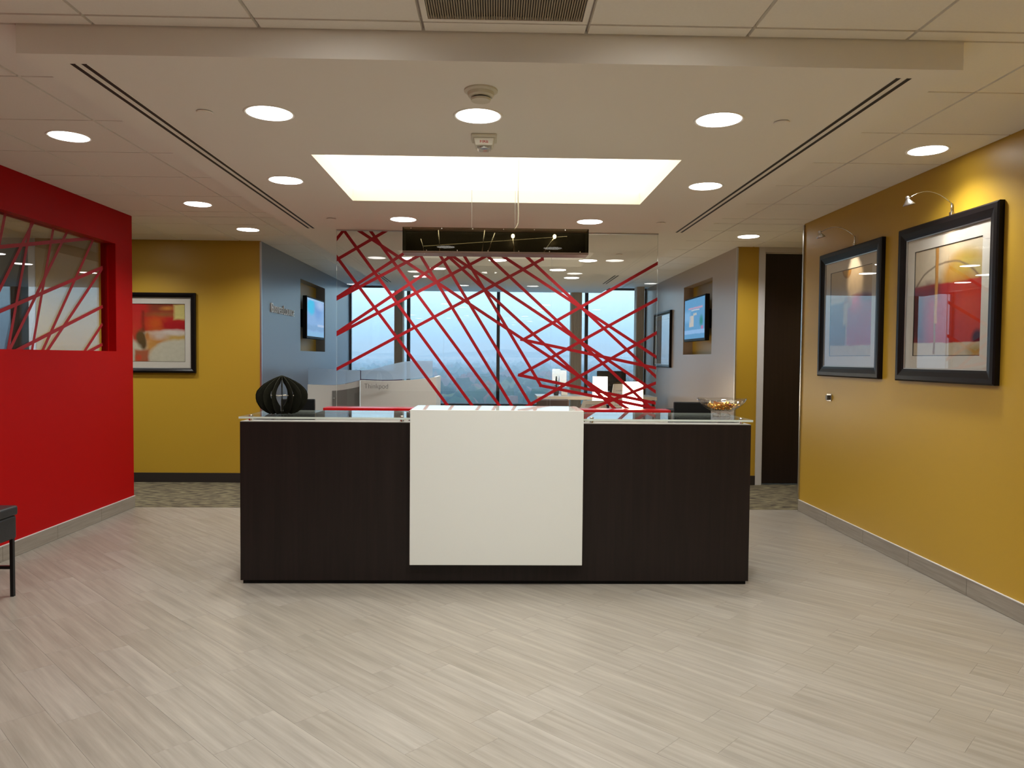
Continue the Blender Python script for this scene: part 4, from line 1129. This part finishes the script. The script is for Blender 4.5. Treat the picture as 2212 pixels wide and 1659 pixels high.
for a in (1.96, 2.37):
    for b in (8.62, 9.02): obj('leg', box(a, a+.04, b, b+.04, 0, .1595), black_metal, am)

# ------------------------------------------------------------------ black chair against the red wall (its corner shows)
chair = thing('reception_chair', 'low black leather chair with slim metal legs against the red wall', 'chair', (-2.91, 3.93, 0))
CHX0, CHX1, CHY0, CHY1 = -3.13, -2.662, 3.66, 4.20
obj('seat', bevel(box(CHX0, CHX1-.006, CHY0+.006, CHY1-.006, .325, .455), .012, 3), black_leather, chair)
obj('seat_pad', bevel(box(CHX0, CHX1, CHY0, CHY1, .4555, .510), .012, 3), black_leather, chair)
obj('backrest', bevel(box(CHX0-.03, CHX0+.05, CHY0, CHY1, .5105, .84), .015, 3), black_leather, chair)
for x in (CHX0+.02, CHX1-.025):
    for y in (CHY0+.02, CHY1-.02): obj('leg', box(x-.009, x+.009, y-.009, y+.009, 0, .3245), black_metal, chair)
for y in (CHY0+.02, CHY1-.02): obj('stretcher', box(CHX0+.0315, CHX1-.0365, y-.009, y+.009, .155, .172), black_metal, chair)

# ------------------------------------------------------------------ outside: town, trees, hills
GZ = -32.0
ground_m = pbr('outside_ground', (.10, .11, .07), .95, spec=.1, noise=(.012, .4))
tree_m = [pbr('tree_green', (.030, .055, .022), .95, spec=.1), pbr('tree_dark', (.020, .040, .022), .95, spec=.1), pbr('tree_rust', (.15, .07, .045), .95, spec=.1), pbr('tree_pale', (.10, .11, .04), .95, spec=.1)]
house_m = pbr('house_wall', (.55, .52, .48), .9); roof_m = pbr('house_roof', (.20, .13, .11), .9)
hill_m = pbr('hill_woods', (.040, .060, .045), 1.0, spec=0)
bm = bmesh.new(); v = [bm.verts.new(p) for p in ((-3500, 60, GZ), (3500, 60, GZ), (5000, 9000, GZ), (-5000, 9000, GZ))]; bm.faces.new(v)
struct('ground', bm, ground_m, 'hazy valley floor far below the lounge windows', 'ground')
bm = bmesh.new(); n_ = 90
for row, (yy, base, amp) in enumerate(((6200, GZ+30, 40), (8200, GZ+50, 85))):
    prev = None
    for i in range(n_+1):
        x = -5200+10400*i/n_
        h = base+amp*(.5+.5*math.sin(x*.0011+row*2.1))*(.6+.4*math.sin(x*.0029+row))+amp*.12*math.sin(x*.011+row)
        cur = (bm.verts.new((x, yy-900, GZ-2)), bm.verts.new((x, yy, h)), bm.verts.new((x, yy+900, GZ-2)))
        if prev: bm.faces.new((prev[0], cur[0], cur[1], prev[1])); bm.faces.new((prev[1], cur[1], cur[2], prev[2]))
        prev = cur
struct('hills', bm, hill_m, 'low blue hills on the horizon beyond the valley', 'hills', smooth=True)
ico = bmesh.new(); bmesh.ops.create_icosphere(ico, subdivisions=2, radius=1); iv = [v.co.copy() for v in ico.verts]; ifc = [[v.index for v in f.verts] for f in ico.faces]; ico.free()
rt = random.Random(3)
HOUSES = [(rt.uniform(-.10, .14)*yy, yy) for yy in [rt.uniform(420, 1100) for _ in range(5)]]
tv, tf, tm = [], [], []
for i in range(5200):
    y = 380*math.exp(rt.random()**.8*2.6); x = (rt.random()-.5)*2*(.22*y+40)
    if any(abs(x-a) < 32 and abs(y-b) < 32 for a, b in HOUSES): continue
    k = rt.choices((0, 1, 2, 3), (5, 5, 3.2, 2))[0]; s_ = rt.uniform(3.2, 7.5)*(1+y/3500); hz_ = rt.uniform(.8, 1.4); b0 = len(tv)
    for c in iv:
        q = 1+.16*math.sin(c.x*5+i)+.12*math.sin(c.z*7+i*.7)
        tv.append((x+c.x*s_*q, y+c.y*s_*q, GZ+s_*hz_*.8+c.z*s_*q*hz_))
    tf += [[b0+j for j in f] for f in ifc]; tm += [k]*len(ifc)
tme = bpy.data.meshes.new('trees'); tme.from_pydata(tv, [], tf); tme.polygons.foreach_set('material_index', tm); tme.polygons.foreach_set('use_smooth', [True]*len(tf))
for m in tree_m: tme.materials.append(m)
tag(link(bpy.data.objects.new('trees', tme)), 'green, rust and dark tree crowns filling the valley below', 'trees', kind='stuff')
def house(x, y, w_, d_, h_, first=[None]):
    root = thing('house', 'small pale house among the trees in the valley', 'house', (x, y, GZ), 'houses in the valley')
    obj('wall', box(x-w_/2, x+w_/2, y-d_/2, y+d_/2, GZ, GZ+h_), house_m, root)
    bm = bmesh.new(); e = .5
    A = [bm.verts.new(p) for p in ((x-w_/2-e, y-d_/2-e, GZ+h_+.02), (x+w_/2+e, y-d_/2-e, GZ+h_+.02), (x+w_/2+e, y+d_/2+e, GZ+h_+.02), (x-w_/2-e, y+d_/2+e, GZ+h_+.02), (x-w_/2-e, y, GZ+h_+3), (x+w_/2+e, y, GZ+h_+3))]
    for q in ((0, 1, 5, 4), (2, 3, 4, 5), (3, 0, 4), (1, 2, 5), (3, 2, 1, 0)): bm.faces.new([A[i] for i in q])
    obj('roof', bm, roof_m, root)
for x, y in HOUSES:
    house(x, y, rt.uniform(9, 16), rt.uniform(8, 11), rt.uniform(7, 12))
for zb, zt_, dens, lab in ((GZ-5, 4, .0011, 'dense pale blue haze lying low over the valley'), (4.5, 160, .00034, 'thin pale blue haze above the valley')):
    m, n, l = newmat('valley_haze'); o_ = n.new('ShaderNodeOutputMaterial'); vs_ = n.new('ShaderNodeVolumeScatter')
    vs_.inputs['Color'].default_value = (.62, .84, .97, 1); vs_.inputs['Density'].default_value = dens; l.new(vs_.outputs[0], o_.inputs['Volume'])
    hz = obj('valley_haze', box(-5500, 5500, 150, 9400, zb, zt_), m); tag(hz, lab, 'haze', kind='stuff')
